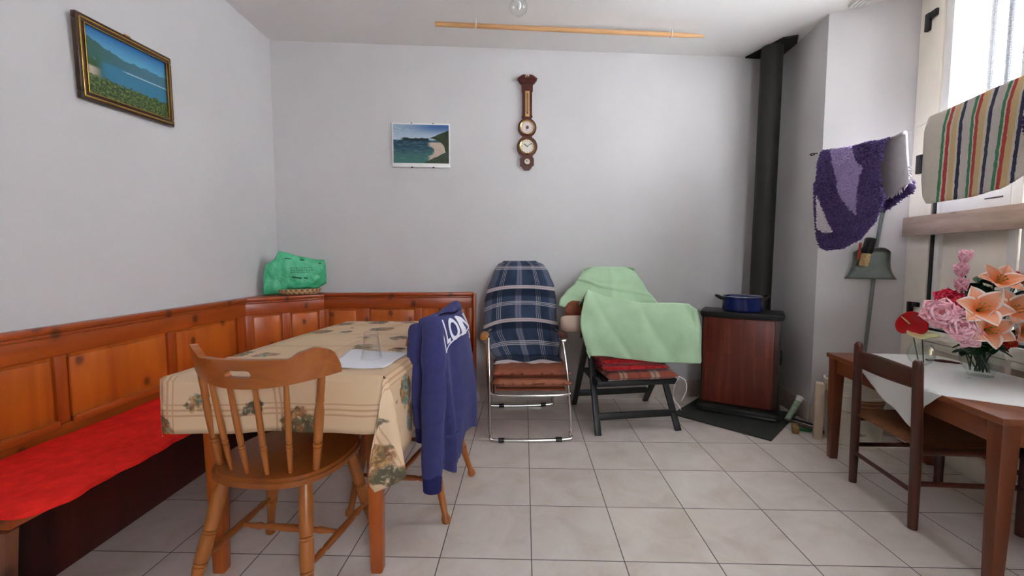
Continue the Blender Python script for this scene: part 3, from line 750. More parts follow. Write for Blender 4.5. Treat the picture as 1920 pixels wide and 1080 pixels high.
def make_spindle_chair():
    """local: seat centre above origin, chair faces +y"""
    r = thing('spindle_chair', 'turned spindle-back wooden chair with slotted crest rail, at near end of table', 'chair')
    def sh(x, y): return None
    pts = []
    for i in range(40):
        a = i * 2 * math.pi / 40; x, y = math.cos(a), math.sin(a)
        pts.append((.222 * math.copysign(abs(x) ** .7, x) * (1 + .06 * y), .205 * math.copysign(abs(y) ** .8, y)))
    b = MB(); b.prism(pts, .034, Matrix.Translation((0, 0, .418)), bev=.011)
    b.build('seat', M_oak_y, r, local=True)
    tops = [(-.15, .13), (.15, .13), (-.14, -.13), (.14, -.13)]; feet = [(-.232, .195), (.232, .195), (-.205, -.245), (.205, -.245)]
    at = lambda i, z: Vector((lerp(feet[i][0], tops[i][0], z / .42), lerp(feet[i][1], tops[i][1], z / .42), z))
    for i in range(4):
        b = MB(); b.lathe(at(i, 0), at(i, .425), FOOTP, 16); b.build('leg', M_oak, r, local=True)
    st = [(.007, 0), (.0075, .08), (.0125, .2), (.0085, .24), (.0115, .28), (.013, .5), (.0115, .72), (.0085, .76), (.0125, .8), (.0075, .92), (.007, 1)]
    for i, j in ((0, 2), (1, 3)):
        b = MB(); b.lathe(at(i, .175), at(j, .175), st, 12); b.build('stretcher', M_oak_y, r, local=True)
    b = MB(); m = lambda i, j: (at(i, .175) + at(j, .175)) / 2
    b.lathe(m(0, 2), m(1, 3), st, 12); b.build('stretcher', M_oak_x, r, local=True)
    # crest rail: curved board with lobes and hand slot
    half_w = .250
    def back_y(x): return -.225 + .125 * (abs(x) / half_w) ** 2.1
    zb = lambda x: .742 + .030 * (abs(x) / half_w) ** 2
    def zt(x):
        q = abs(x) / half_w
        return interp([(0, .836), (.40, .834), (.56, .831), (.68, .851), (.82, .862), (.93, .852), (.985, .828), (1., .80)], q)
    slot = .042
    b = MB(); nx = 72; sh_ = .0105
    def slot_rng(x):
        if abs(x) >= slot: return None
        h = .0115 * math.sqrt(max(0, 1 - (max(0, abs(x) - slot + .0115) / .0115) ** 2)) if abs(x) > slot - .0115 else .0115
        return (.790 - h, .790 + h)
    xs = [-half_w + 2 * half_w * i / nx for i in range(nx + 1)] + [-slot, slot, -slot + .003, slot - .003]
    xs = sorted(set(round(x, 5) for x in xs))
    def pt(x, z, side):
        tilt = (z - .80) * -.22
        dy = (2 * .125 * 2.1 / 2 / half_w) * (abs(x) / half_w) ** 1.1 * math.copysign(1, x)
        n = Vector((-dy, 1)).normalized()
        return Vector((x + n.x * side * sh_, back_y(x) + tilt + n.y * side * sh_, z))
    lo = {}
    def V(x, z, s):
        k = (x, round(z, 5), s)
        if k not in lo: lo[k] = b.bm.verts.new(pt(x, z, s))
        return lo[k]
    for x0, x1 in zip(xs, xs[1:]):
        mid = (x0 + x1) / 2
        if abs(mid) < slot:
            s0 = slot_rng(x0) or (.790, .790); s1 = slot_rng(x1) or (.790, .790)
            segs = [((zb(x0), s0[0]), (zb(x1), s1[0])), ((s0[1], zt(x0)), (s1[1], zt(x1)))]
        else: segs = [((zb(x0), zt(x0)), (zb(x1), zt(x1)))]
        for (a0, a1), (c0, c1) in segs:
            N_ = 3
            for j in range(N_):
                z00, z01 = lerp(a0, a1, j / N_), lerp(a0, a1, (j + 1) / N_); z10, z11 = lerp(c0, c1, j / N_), lerp(c0, c1, (j + 1) / N_)
                b.face([V(x0, z00, 1), V(x0, z01, 1), V(x1, z11, 1), V(x1, z10, 1)])
                b.face([V(x0, z00, -1), V(x1, z10, -1), V(x1, z11, -1), V(x0, z01, -1)])
            for z0, z1 in ((a0, c0), (a1, c1)):
                b.face([V(x0, z0, 1), V(x1, z1, 1), V(x1, z1, -1), V(x0, z0, -1)])
    for x in (xs[0], xs[-1]):
        for j in range(3):
            z0, z1 = lerp(zb(x), zt(x), j / 3), lerp(zb(x), zt(x), (j + 1) / 3)
            b.face([V(x, z0, 1), V(x, z1, 1), V(x, z1, -1), V(x, z0, -1)])
    bmesh.ops.recalc_face_normals(b.bm, faces=b.bm.faces)
    b.build('crest_rail', M_oak_x, r, local=True, smooth=50)
    for k in range(6):
        t = (k - 2.5) / 2.5; xb = t * .168; xt = t * .208
        yb = -.165 + .05 * t * t; yt = back_y(xt) + .008
        prof = POST if k in (0, 5) else SPIN
        b = MB(); b.lathe((xb, yb, .448), (xt, yt, zb(xt) + .012), prof, 14); b.build('post' if k in (0, 5) else 'spindle', M_oak, r, local=True)
    return r
ch1 = make_spindle_chair(); ch1.location = (-.790, 1.455, 0); ch1.rotation_euler = (0, 0, R(-6)); ch1['group'] = 'spindle-back dining chairs'
ch2 = copy_tree(ch1); ch2.location = (-.485, 1.98, 0); ch2.rotation_euler = (0, 0, R(90 - 10))
ch2['label'] = 'turned wooden chair at right side of table, covered by the navy hoodie'

# ------------------------------------------------------------------ hoodie over the second chair
hd = thing('hoodie', 'navy blue hooded sweatshirt with white lettering draped over a chair back', 'hoodie', (-.25, 1.9, .5))
HC = Vector((-.268, 1.935)); hu = Vector((.1736, .985)); hn = Vector((.985, -.1736))      # follows the crest rail; hn points away from the table
def hem(t):   # lower hem height around the loop; t 0 far end, .25 outer face, .5 near end, .75 inner face
    return interp([(0, .36), (.06, .32), (.16, .305), (.22, .315), (.255, .34), (.28, .25), (.34, .225), (.40, .25), (.44, .36), (.5, .40), (.56, .52), (.75, .62), (.95, .60), (1, .36)], t)
def hoodf(t, v):
    """v 0 top ridge .. 1 hem"""
    a = t * 2 * math.pi; lx, ly = math.cos(a), math.sin(a)          # lx +1 far end, ly +1 outer face
    z = lerp(.878 + .006 * math.sin(a * 3), hem(t), v)
    g = min(1, v / .12) ** .5
    wide = g * (.036 + .030 * min(1, v * 1.3))
    if ly < 0: wide *= .6
    half = .225 + .027 * g - (.05 * max(0, v - .35) if lx > 0 else 0)
    sx = math.copysign(abs(lx) ** .55, lx); sy = math.copysign(abs(ly) ** .8, ly)
    bow = -.078 * abs(sx) ** 2.2 * (1 - .55 * min(1, v * 1.5))
    fold = math.sin(a * 9 + 1.1 * v) * .5 + math.sin(a * 15 - v * 1.2 + 1) * .3 + math.sin(a * 5 + 2.2) * .35
    fa = .021 * min(1, v * 1.7) * (1 if ly > -.2 else .3)
    c = HC + hu * (sx * half) + hn * (sy * wide + bow + .004)
    nrm = hu * lx * .6 + hn * ly
    if nrm.length > 0: nrm.normalize()
    c = c + nrm * (fold * fa + mnoise.noise(Vector((c.x * 9, c.y * 9, z * 5))) * .007 * min(1, v * 3))
    return Vector((c.x, c.y, z + (.010 * mnoise.noise(Vector((c.x * 12, c.y * 7, 0))) if v < .1 else 0)))
b = MB(); b.grid(hoodf, 160, 48, cu=True); b.bm.verts.ensure_lookup_table()
b.face([b.bm.verts[i * 49] for i in range(160)])
b.build('hoodie_body', M_hood, hd, solid=.004, smooth=60, off=1)
# hood
b = MB()
def hoodcap(u, v):
    a = v * 2 * math.pi; t = u
    p = Vector((-.335, 1.83, .872)).lerp(Vector((-.262, 2.13, .895)), t)
    r = .045 * math.sin(math.pi * min(1, .08 + t * .9)) ** .5 * (.75 + .5 * t)
    q = p + Vector((math.cos(a) * r * .62, 0, math.sin(a) * r * (.45 + .45 * t)))
    return q + Vector((1, 1, 1)) * .010 * mnoise.noise(q * 16)
b.grid(hoodcap, 18, 18, cv=True); b.build('hood', M_hood, hd, smooth=70)
# sleeves with cuffs
def sleeve(path, rs, cuff):
    b = MB(); P = smooth_path(path, 8); n = len(P)
    b.tube(P, [interp([(i / (len(rs) - 1), r) for i, r in enumerate(rs)], j / (n - 1)) * (1 + .05 * math.sin(j * .7) + .04 * mnoise.noise(Vector((j * .3, rs[0] * 9, 0)))) for j in range(n)], 18, sq=(1.25, .8))
    s = b.build('sleeve', M_hood, hd, smooth=70)
    e = P[-1]; b = MB(); b.tube([e + Vector((0, 0, .012)), e, e + Vector((0, 0, -.055)), e + Vector((0, 0, -.06))], [rs[-1] * .9, rs[-1] * .98, rs[-1] * .92, rs[-1] * .8], 18, sq=(1.25, .8)); b.build('cuff', M_rib, s)
sleeve([(-.315, 1.665, .875), (-.300, 1.585, .80), (-.293, 1.555, .68), (-.297, 1.54, .50), (-.300, 1.53, .315)], [.030, .036, .036, .034, .030], 1)
sleeve([(-.385, 1.735, .85), (-.375, 1.665, .78), (-.358, 1.63, .68), (-.352, 1.62, .54), (-.350, 1.62, .47)], [.032, .036, .034, .032, .026], 0)
# chest lettering wrapped on the outer face
def on_hood(s, z, lift=.0055):
    """s 0..1 from near end to far end along the outer face"""
    t = lerp(.455, .03, s); lo_, hi_ = 0., 1.
    for _ in range(18):
        m = (lo_ + hi_) / 2
        if hoodf(t, m).z > z: lo_ = m
        else: hi_ = m
    p = hoodf(t, lo_); e = 1e-3
    d1 = hoodf(t - e, lo_) - p; d2 = hoodf(t, min(1, lo_ + e)) - p; n = d1.cross(d2)
    if n.length < 1e-12: n = Vector((hn.x, hn.y, 0))
    n.normalize()
    if n.dot(Vector((hn.x, hn.y, .2))) < 0: n = -n
    return p + n * lift
def put_text(b, txt, s0, s1, zfun, hfun):
    vs, fs = text_mesh(txt, 1., .025); x0 = min(v.x for v in vs); x1 = max(v.x for v in vs); y1 = max(v.y for v in vs)
    q = bmesh.new(); qv = [q.verts.new(v) for v in vs]
    for f in fs: q.faces.new([qv[i] for i in f])
    bmesh.ops.triangulate(q, faces=q.faces)
    for _ in range(3): bmesh.ops.subdivide_edges(q, edges=[e for e in q.edges if e.calc_length() > .09], cuts=1)
    bmesh.ops.triangulate(q, faces=q.faces); q.verts.index_update()
    nv = [b.bm.verts.new(on_hood(lerp(s0, s1, (v.co.x - x0) / (x1 - x0)), zfun((v.co.x - x0) / (x1 - x0)) + hfun((v.co.x - x0) / (x1 - x0)) * v.co.y / y1)) for v in q.verts]
    for f in q.faces: b.face([nv[v.index] for v in f.verts])
    q.free()
b = MB()
# base line rises to the far end, letters are tallest at their first letter
put_text(b, 'LONSDALE', .31, .90, lambda x: lerp(.772, .812, min(1, x * 1.5)), lambda x: lerp(.098, .055, min(1, x * 1.6)))
put_text(b, 'LONDON', .52, .88, lambda x: .752 + .015 * x, lambda x: .036)
def strip_on(pts, w):
    P = pts
    for (s0, z0), (s1, z1) in zip(P, P[1:]):
        b.grid(lambda u, v: on_hood(lerp(s0, s1, u), lerp(z0, z1, u) + w * v), 4, 1)
strip_on([(.27, .735), (.33, .757), (.41, .780), (.51, .796), (.62, .802), (.90, .806)], .007)
def vstrip(s0, s1, z0, z1, w):
    b.grid(lambda u, v: on_hood(lerp(s0, s1, u) + w * v, lerp(z0, z1, u)), 8, 1)
vstrip(.272, .255, .735, .866, .012)
b.build('chest_lettering', M_print, hd, merge=False, smooth=0)
b = MB(); b.grid(lambda u, v: on_hood(lerp(.10, .42, u), lerp(.27, .40 - .05 * (2 * u - 1) ** 2 * (1 if u > .5 else .3), v), .010), 16, 8); b.build('pocket', M_hood, hd, solid=.003, smooth=70)

# ================================================================== DECK CHAIR
dc = thing('folding_deck_chair', 'chrome tube folding armchair with wooden armrests under the blue plaid blanket', 'chair', (.12, 2.8, 0))
b = MB()
b.tube(smooth_path([(-.15, 2.66, .63), (-.142, 2.60, .40), (-.138, 2.55, .12), (-.130, 2.535, .05), (-.09, 2.528, .016), (.33, 2.545, .016), (.362, 2.55, .05), (.366, 2.56, .12), (.348, 2.60, .40), (.322, 2.66, .63)], 6), .0105, 12); b.build('front_leg_loop', M_chrome, dc)
b = MB()
b.tube(smooth_path([(-.165, 2.72, .62), (-.17, 2.95, .30), (-.165, 3.12, .06), (-.13, 3.15, .014), (.28, 3.18, .014), (.31, 3.16, .06), (.315, 2.97, .30), (.325, 2.72, .62)], 6), .0105, 12); b.build('rear_leg_loop', M_chrome, dc)
for p, q in (((-.05, 2.530, .016), (-.085, 2.5285, .016)), ((.31, 2.544, .016), (.27, 2.5425, .016)), ((-.10, 3.152, .014), (-.06, 3.155, .014)), ((.22, 3.175, .014), (.26, 3.178, .014))):
    b = MB(); b.tube([p, q], .0145, 12); b.build('foot_sleeve', M_blackpl, dc)
b = MB(); b.tube(smooth_path([(-.115, 2.98, .345), (-.122, 2.72, .325), (-.118, 2.60, .30), (-.08, 2.565, .285), (.32, 2.575, .287), (.358, 2.61, .302), (.355, 2.72, .325), (.34, 3.0, .345)], 6), .0095, 12); b.build('seat_frame', M_chrome, dc)
b = MB(); b.box((.118, 2.79, .325), (.44, .40, .012), Matrix.Rotation(R(4), 3, 'X'), .005); b.build('seat_sling', M_leather, dc)
b = MB(); b.tube(smooth_path([(-.08, 2.98, .36), (-.09, 3.08, .62), (-.08, 3.135, .86), (-.04, 3.165, .98), (.01, 3.175, 1.02), (.14, 3.175, 1.02), (.19, 3.17, .98), (.24, 3.14, .86), (.27, 3.09, .62), (.28, 2.99, .36)], 6), .0095, 12); bf = b.build('back_frame', M_chrome, dc)
b = MB(); b.grid(lambda u, v: Vector((lerp(-.07, .25, u) * (1 - .28 * max(0, v - .6)) + .03 * max(0, v - .6), interp([(0, 2.99), (.4, 3.085), (.75, 3.14), (1, 3.175)], v), lerp(.36, 1.01, v))), 8, 16); b.build('back_sling', M_leather, bf, solid=.006)
for x, y0 in ((-.178, 2.60), (.328, 2.62)):
    b = MB(); b.tube([(x, y0, .640), (x, y0 + .012, .641), (x, y0 + .08, .641), (x, y0 + .15, .640), (x, y0 + .16, .640)], [.015, .022, .022, .022, .015], 14, sq=(1.25, .8)); ar = b.build('armrest', M_armw if x < 0 else M_dark_x, dc)
    b = MB(); b.tube([(x, y0 + .15, .638), (x * .8 + .02, y0 + .44, .632)], .010, 10); b.build('arm_tube', M_chrome, ar)
    b = MB(); b.tube([(x + .012, y0 + .03, .615), (x - .012, y0 + .03, .615)], .012, 10); b.build('bracket', M_chrome, dc)
def plaid(name, base, bands_u, bands_v, dark=None, sheen=.2, tint=None):
    k = NT(name, .95, spec=.1, sheen=sheen); u, v, _ = k.sep(k.co('UV'))
    wv = k.noise(k.co('UV'), 160, 2)
    col = k.mix(k.noise(k.co('UV'), 3.5, 2), base[0], base[1])
    for co, bands in ((u, bands_u), (v, bands_v)):
        for c, w, colr, op in bands:
            m = k.math('SUBTRACT', 1, k.step(k.math('ABSOLUTE', k.math('SUBTRACT', co, c)), w * .8, w * 1.2 + .001))
            col = k.mix(k.math('MULTIPLY', m, op), col, colr)
    col = k.mix(k.math('MULTIPLY', wv, .3), col, (20, 24, 36) if dark is None else dark)
    k.color(col); k.bump(wv, .3, .003); return k.m
W_, G_, N_ = (214, 206, 208), (150, 152, 166), (18, 26, 46)
P_ = (196, 156, 150)
bu = [(.47, .040, (128, 128, 146), .75), (.47, .006, (76, 82, 104), .6), (.21, .003, W_, .55), (.185, .003, W_, .55), (.235, .003, W_, .55), (.74, .003, W_, .6), (.715, .003, W_, .6), (.765, .003, W_, .5), (.06, .05, (120, 124, 140), .5), (.93, .04, (116, 120, 138), .45)]
bv = [(.70, .055, N_, .75), (.38, .05, N_, .75), (.05, .05, N_, .7), (.735, .016, W_, .85), (.735, .004, P_, .8), (.41, .016, W_, .85), (.41, .004, P_, .9), (.022, .016, W_, .9), (.022, .003, P_, .6)]
for c in (.575, .20, .93): bv += [(c - .014, .0028, W_, .7), (c, .0028, W_, .7), (c + .014, .0028, W_, .7)]
M_plaid = plaid('blue_plaid_fleece', [(34, 44, 64), (66, 84, 112)], bu, bv)
b = MB()
xl = [(.40, -.13), (.46, -.105), (.55, -.16), (.63, -.205), (.75, -.208), (.88, -.203), (.95, -.18), (1.03, -.142), (1.09, -.108), (1.118, -.060), (1.2, -.05)]
xr = [(.40, .345), (.46, .332), (.55, .338), (.66, .338), (.76, .325), (.86, .328), (.95, .315), (1.03, .278), (1.09, .238), (1.118, .175), (1.2, .165)]
def plaidf(u, v):
    # v 0 front hem .. .86 ridge .. 1 behind the back
    if v < .86:
        t = v / .86; z = lerp(.412, 1.118, t); y = interp([(0, 2.76), (.1, 2.84), (.25, 2.93), (.55, 3.02), (.8, 3.07), (.95, 3.105), (1, 3.135)], t)
    else:
        t = (v - .86) / .14; z = 1.118 - .28 * t * t + .004 * math.sin(t * 3); y = 3.135 + .065 * min(1, t * 2.5)
    L, Rr = interp(xl, z if v < .86 else 1.118), interp(xr, z if v < .86 else 1.118)
    if v >= .86:
        t = (v - .86) / .14; L -= .05 * t; Rr += .05 * t
    x = lerp(L, Rr, u); e = abs(2 * u - 1)
    if v < .86:
        y += .05 * e ** 5 * (.4 + .6 * min(1, max(0, (z - .45) * 3)))
        y -= .010 * math.sin(u * 14 + z * 3) * (1 - e * .3) * (.3 + .7 * (1 - v)) + .010 * mnoise.noise(Vector((x * 8, z * 5, 0)))
        z -= .065 * e ** 2.5 * math.sin(min(1, v * 1.25) * math.pi) * (1 if u < .5 else .55)
        if v < .06: z += .008 * math.sin(u * 11) + .012
    return Vector((x, y, z))
b.grid(plaidf, 48, 72, uvf=lambda u, v: (u, v / .86)); tag(b.build('plaid_blanket', M_plaid, solid=.008, smooth=70), 'blue and white plaid blanket draped over the chrome folding chair', 'blanket')

# ================================================================== BLACK FOLDING CHAIR
bk = thing('folding_chair', 'black wooden folding armchair under green blankets beside the stove', 'chair', (.8, 2.95, 0))
def leg_(p, q, w=.042, h=.022, nm='leg'):
    b = MB(); b.bar(p, q, w, h, up=(1, .15, 0), bev=.004); return b.build(nm, M_black, bk)
leg_((.553, 2.63, .0), (.535, 3.16, .98), .024, .040); leg_((1.098, 2.712, 0), (.95, 3.21, .98), .024, .040)
leg_((.484, 3.225, 0), (.498, 2.74, .62), .024, .04); leg_((1.065, 3.31, 0), (1.085, 2.79, .62), .024, .04)
for p, q in (((.56, 2.685, .105), (1.085, 2.765, .105)), ((.487, 3.17, .105), (1.06, 3.26, .105)), ((.53, 2.88, .47), (1.03, 2.93, .47))):
    b = MB(); b.bar(p, q, .022, .045, bev=.004); b.build('crossbar', M_black, bk)
b = MB(); b.bar((.555, 2.67, .325), (1.09, 2.745, .325), .02, .035); b.bar((.525, 3.02, .325), (1.03, 3.08, .325), .02, .035)
b.bar((.56, 2.67, .325), (.535, 3.02, .325), .02, .035); b.bar((1.08, 2.745, .325), (1.025, 3.08, .325), .02, .035); b.box((.805, 2.875, .335), (.47, .33, .014), Matrix.Rotation(R(8), 3, 'Z'), .004); b.build('seat', M_black, bk)
b = MB(); b.bar((.545, 3.155, .955), (.94, 3.205, .955), .02, .06); b.bar((.525, 3.09, .85), (.965, 3.14, .85), .02, .05); b.build('back_slats', M_black, bk)
for p, q in (((.462, 2.70, .632), (.515, 3.02, .636)), ((1.10, 2.80, .632), (1.02, 3.08, .636))):
    b = MB(); b.bar(p, q, .05, .022, bev=.006); b.build('armrest', wood('dark_armrest_wood', '5b3a24', '3a2416', 'Y', .3) if 'dark_armrest_wood' not in bpy.data.materials else bpy.data.materials['dark_armrest_wood'], bk)
M_bplaid = plaid('brown_plaid_cloth', [(134, 62, 48), (150, 78, 60)], [(.22, .05, (188, 170, 150), .6), (.66, .06, (190, 172, 152), .65), (.22, .008, (90, 40, 34), .7), (.66, .008, (90, 40, 34), .7), (.44, .02, (110, 46, 38), .6)], [(.3, .06, (180, 160, 140), .45), (.7, .06, (180, 160, 140), .45)], dark=(80, 36, 30))
pc = thing('seat_cushion', 'brown plaid cushion with white tie cord on black folding chair', 'cushion', (.8, 2.87, .35))
def slab(parent, name, mat, c, w, d, z0, z1, rz, uvs=True, edge=.45, wav=0., nz=0):
    b = MB(); th = (z1 - z0) / 2; A = rotz(rz).to_3x3()
    def f(u, v):
        # wrap: top and bottom sheet joined round the rim
        s = 2 * v; top = s < 1; q = s if top else 2 - s
        U = 2 * u - 1; V = 2 * q - 1
        k = (max(0, 1 - abs(U) ** 8) * max(0, 1 - abs(V) ** 8)) ** edge
        z = (z0 + z1) / 2 + (th * k if top else -th * k)
        sx = U * w / 2 * (1 - .02 * (1 - abs(V) ** 3)); sy = V * d / 2
        if top and wav: z += wav * mnoise.noise(Vector((U * 4 + nz, V * 4, nz)))
        p = A @ Vector((sx, sy, 0)); return Vector((c[0] + p.x, c[1] + p.y, z))
    b.grid(f, 24, 40, uvf=lambda u, v: (u, 2 * v if v <= .5 else 2 - 2 * v))
    bmesh.ops.remove_doubles(b.bm, verts=b.bm.verts, dist=1e-4)
    return b.build(name, mat, parent, smooth=60)
slab(pc, 'cushion_body', M_bplaid, (.825, 2.865), .49, .40, .345, .400, R(8))
b = MB(); b.tube(smooth_path([(.62, 2.668, .350), (.8, 2.69, .352), (1.075, 2.735, .362), (1.10, 2.72, .36), (1.13, 2.70, .34), (1.135, 2.69, .28), (1.105, 2.69, .21)], 6), .0028, 8)
b.tube(smooth_path([(1.10, 2.72, .36), (1.062, 2.705, .30), (1.058, 2.70, .22), (1.09, 2.69, .175), (1.102, 2.685, .15)], 6), .0018, 8); b.build('tie_cord', M_white, pc)
tag(slab(None, 'seat_cushion', M_leather2, (.124, 2.75), .50, .38, .330, .384, R(2), wav=.010, nz=3, edge=.55), 'tufted tan cushion, lower of two on chrome folding chair', 'cushion', 'cushions stacked on the chrome folding chair')
tag(slab(None, 'seat_cushion', M_leather, (.120, 2.78), .50, .38, .384, .440, R(1), wav=.006, nz=5, edge=.55), 'smooth brown cushion, upper of two on chrome folding chair', 'cushion', 'cushions stacked on the chrome folding chair')
kr = NT('red_waffle_cloth', .9, spec=.15, sheen=.2); _v = kr.vor(kr.co(), 110); kr.color(kr.mix(_v, (206, 30, 38), (150, 12, 20))); kr.bump(_v, .6, .004)
for i, (c, w, d, z0, z1, lab) in enumerate((((.79, 2.87), .45, .36, .402, .438, 'thin red waffle cushion, lower of two on black folding chair'), ((.765, 2.885), .44, .36, .440, .486, 'thin red waffle cushion, upper of two on black folding chair'))):
    tag(slab(None, 'red_cushion', kr.m, c, w, d, z0, z1, R(9 + 2 * i), wav=.004, nz=i), lab, 'cushion', 'red cushions on the black folding chair')
# rolled pillow and brown cushion under the blankets
b = MB(); b.tube([(.33, 2.795, .70), (.335, 2.795, .70), (.36, 2.80, .70), (.7, 2.835, .70), (1.05, 2.87, .70), (1.08, 2.872, .70)], [.03, .046, .054, .056, .056, .04], 20)
tag(b.build('bolster_pillow', M_beige, smooth=60), 'beige rolled pillow sticking out under the green blanket', 'pillow')
b = MB()
def bc_(u, v):
    a = u * 2 * math.pi; t = v; p = Vector((.375, 2.945, .765)).lerp(Vector((.72, 2.975, .735)), t); k = math.sin(math.pi * min(.5, .5 * min(1, .12 + 5 * min(t, 1 - t)))) ** .6
    return p + Vector((0, math.cos(a) * .042 * k, math.sin(a) * .080 * k + .006 * math.sin(7 * a)))
b.grid(bc_, 20, 20, cu=True); b.bm.verts.ensure_lookup_table()
b.face([b.bm.verts[i * 21] for i in range(20)]); b.face([b.bm.verts[i * 21 + 20] for i in range(20)])
tag(b.build('brown_cushion', M_leather, smooth=60), 'brown cushion standing between the two green blankets', 'cushion')
# back blanket
b = MB()
def gb(u, v):
    # v 0 lower front .. .8 ridge .. 1 behind
    xlft = interp([(0, .335), (.15, .345), (.35, .395), (.6, .465), (.9, .525), (1, .545)], min(1, v / .8))
    xrgt = interp([(0, 1.115), (.3, 1.07), (.6, 1.0), (.9, .95), (1, .925)], min(1, v / .8))
    x = lerp(xlft, xrgt, u); e = abs(2 * u - 1)
    if v < .8:
        t = v / .8; z = lerp(.70, 1.075, t); y = interp([(0, 2.985), (.3, 3.03), (.7, 3.095), (1, 3.165)], t)
        if u < .3: z += (1 - t) * .10 * (1 - u / .3) ** .8; y -= .03 * (1 - u / .3) * (1 - t)
        y += .05 * e ** 4 + .018 * math.sin(u * 9 + t * 2) * (1 - t) + .014 * mnoise.noise(Vector((x * 7, z * 6, 4)))
        z += -.018 * e ** 4 * t
        crease = math.exp(-((u - .5) / .03) ** 2) * .010 + math.exp(-((t - .72 + .25 * u) / .03) ** 2) * .012
        y -= crease
    else:
        t = (v - .8) / .2; z = 1.075 - .35 * t ** 1.5 - .018 * e ** 4; y = 3.175 + .055 * min(1, 3 * t)
    return Vector((x, y, z))
b.grid(gb, 48, 60); tag(b.build('green_blanket', M_green, solid=.008, smooth=70), 'pale green blanket hung over the back of the black folding chair', 'blanket', 'green blankets on the black folding chair')
b = MB()
gt = [(0, .90), (.05, .935), (.12, .925), (.28, .880), (.5, .845), (.75, .842), (.86, .835), (.95, .80), (1, .775)]
gbm = [(0, .50), (.05, .497), (.07, .516), (.2, .508), (.45, .475), (.7, .452), (.9, .447), (.95, .445), (1, .45)]
def gf(u, v):
    zt_, zb_ = interp(gt, u), interp(gbm, u)
    x = interp([(0, .47), (.1, .505), (.5, .85), (.9, 1.20), (.95, 1.235), (1, 1.27)], u) 
    if v < .72:
        t = v / .72; z = lerp(zb_, zt_, t)
        x += (1 - t) * interp([(0, .03), (.1, .0), (1, .01)], u) - .045 * math.sin(math.pi * t) * max(0, 1 - u * 9)
        y = 2.655 + .10 * u + .055 * t ** 4
        f = (1 - abs(math.sin(u * 9 + t * 2.4 - .4))) ** 1.5 * -1.1 + math.sin(u * 20 + t * 5) * .35 * (1 - u) + .5
        y -= .030 * f * (1 - .45 * t) * (1 - .5 * u) + .022 * mnoise.noise(Vector((x * 6, z * 6, 9)))
        if u > .90: y += .05 * (u - .90) / .10 - .03 * math.sin(math.pi * (u - .90) / .10)
    else:
        t = (v - .72) / .28; z = zt_ - .02 * t - .12 * t * t; y = 2.71 + .10 * u + .26 * t
        x += .012 * math.sin(t * 5)
    return Vector((x, y, z))
b.grid(gf, 64, 56); tag(b.build('green_blanket', M_green, solid=.008, smooth=70), 'pale green blanket hanging in front across the armrests of the black chair', 'blanket', 'green blankets on the black folding chair')

# ================================================================== STOVE CORNER
b = MB(); b.prism([(1.165, 3.0), (1.61, 2.545), (2.06, 2.985), (2.062, 3.02), (1.52, 3.36)], .008, Matrix.Translation((0, 0, .001)), bev=.001)
tag(b.build('hearth_plate', M_plate), 'dark metal hearth plate on the floor under the stove', 'hearth plate')
sv = thing('stove', 'brown tiled wood stove with black top and flue pipe in the corner', 'stove', (1.66, 3.1, .01))
SF = Vector((1.415, 3.115)); ST = Vector((.862, -.507)); SB = Vector((.507, .862)); SWd, SDp = .50, .28
As = Matrix(((ST.x, SB.x, 0), (ST.y, SB.y, 0), (0, 0, 1)))
def sbox(b, a0, a1, d0, d1, z0, z1, bev=.006):
    m = SF + ST * (a0 + a1) / 2 + SB * (d0 + d1) / 2; b.box((m.x, m.y, (z0 + z1) / 2), (a1 - a0, d1 - d0, z1 - z0), As, bev)
b = MB(); sbox(b, 0, SWd, .012, SDp, .06, .725, .012); b.build('body', plain('dark_brown_stove_metal', (58, 34, 26), .45, .2, var=.2, vscale=6), sv)
def tile_front():
    k = NT('brown_glazed_front', .4, spec=.4); x, y, z = k.sep(k.co())
    a = k.math('ADD', k.math('MULTIPLY', x, ST.x), k.math('MULTIPLY', y, ST.y))
    n = k.noise(k.comb(k.math('MULTIPLY', a, 26), k.math('MULTIPLY', z, 1.2)), 1., 4, .6)
    fr = k.math('FRACT', k.math('MULTIPLY', z, 4.6)); ln = k.math('SUBTRACT', 1, k.step(k.math('ABSOLUTE', k.math('SUBTRACT', fr, .5)), .02, .05))
    c = k.ramp(n, [(.3, (84, 34, 24)), (.52, (112, 46, 32)), (.7, (134, 62, 46))]); c = k.mix(k.math('MULTIPLY', ln, .18), c, (74, 30, 22)); blk = k.noise(k.comb(k.math('FLOOR', k.math('MULTIPLY', a, 16)), k.math('FLOOR', k.math('MULTIPLY', z, 4.6))), .9, 1); c = k.mix(k.math('MULTIPLY', k.step(blk, .4, .62), .45), c, (78, 30, 22))
    rub = k.step(k.noise(k.co(), 7, 4), .68, .74); c = k.mix(k.math('MULTIPLY', rub, .35), c, (170, 120, 100))
    k.color(c); k.bump(n, .3, .004); return k.m
b = MB(); sbox(b, .012, SWd - .035, -.006, .03, .075, .705, .010); b.build('front_panel', tile_front(), sv)
b = MB(); sbox(b, -.012, SWd + .02, -.03, SDp + .01, .725, .750, .008); sbox(b, -.006, SWd + .012, -.02, SDp, .712, .728, .004); b.build('top_plate', M_iron, sv)
b = MB(); sbox(b, -.02, SWd + .02, -.05, SDp, .012, .062, .012); b.build('plinth', M_iron, sv)
b = MB(); sbox(b, .03, SWd - .01, -.062, -.05, .016, .032, .005); b.build('ash_lip', plain('worn_black_metal', (60, 60, 58), .3, .7), sv)
b = MB(); sbox(b, SWd, SWd + .018, .09, .2, .38, .47, .006); b.build('side_vent', M_iron, sv)
fb, ft = Vector((1.925, 3.265, .40)), Vector((1.945, 3.262, H - .012))
b = MB(); b.tube([fb, fb.lerp(ft, .5), ft], .074, 28)
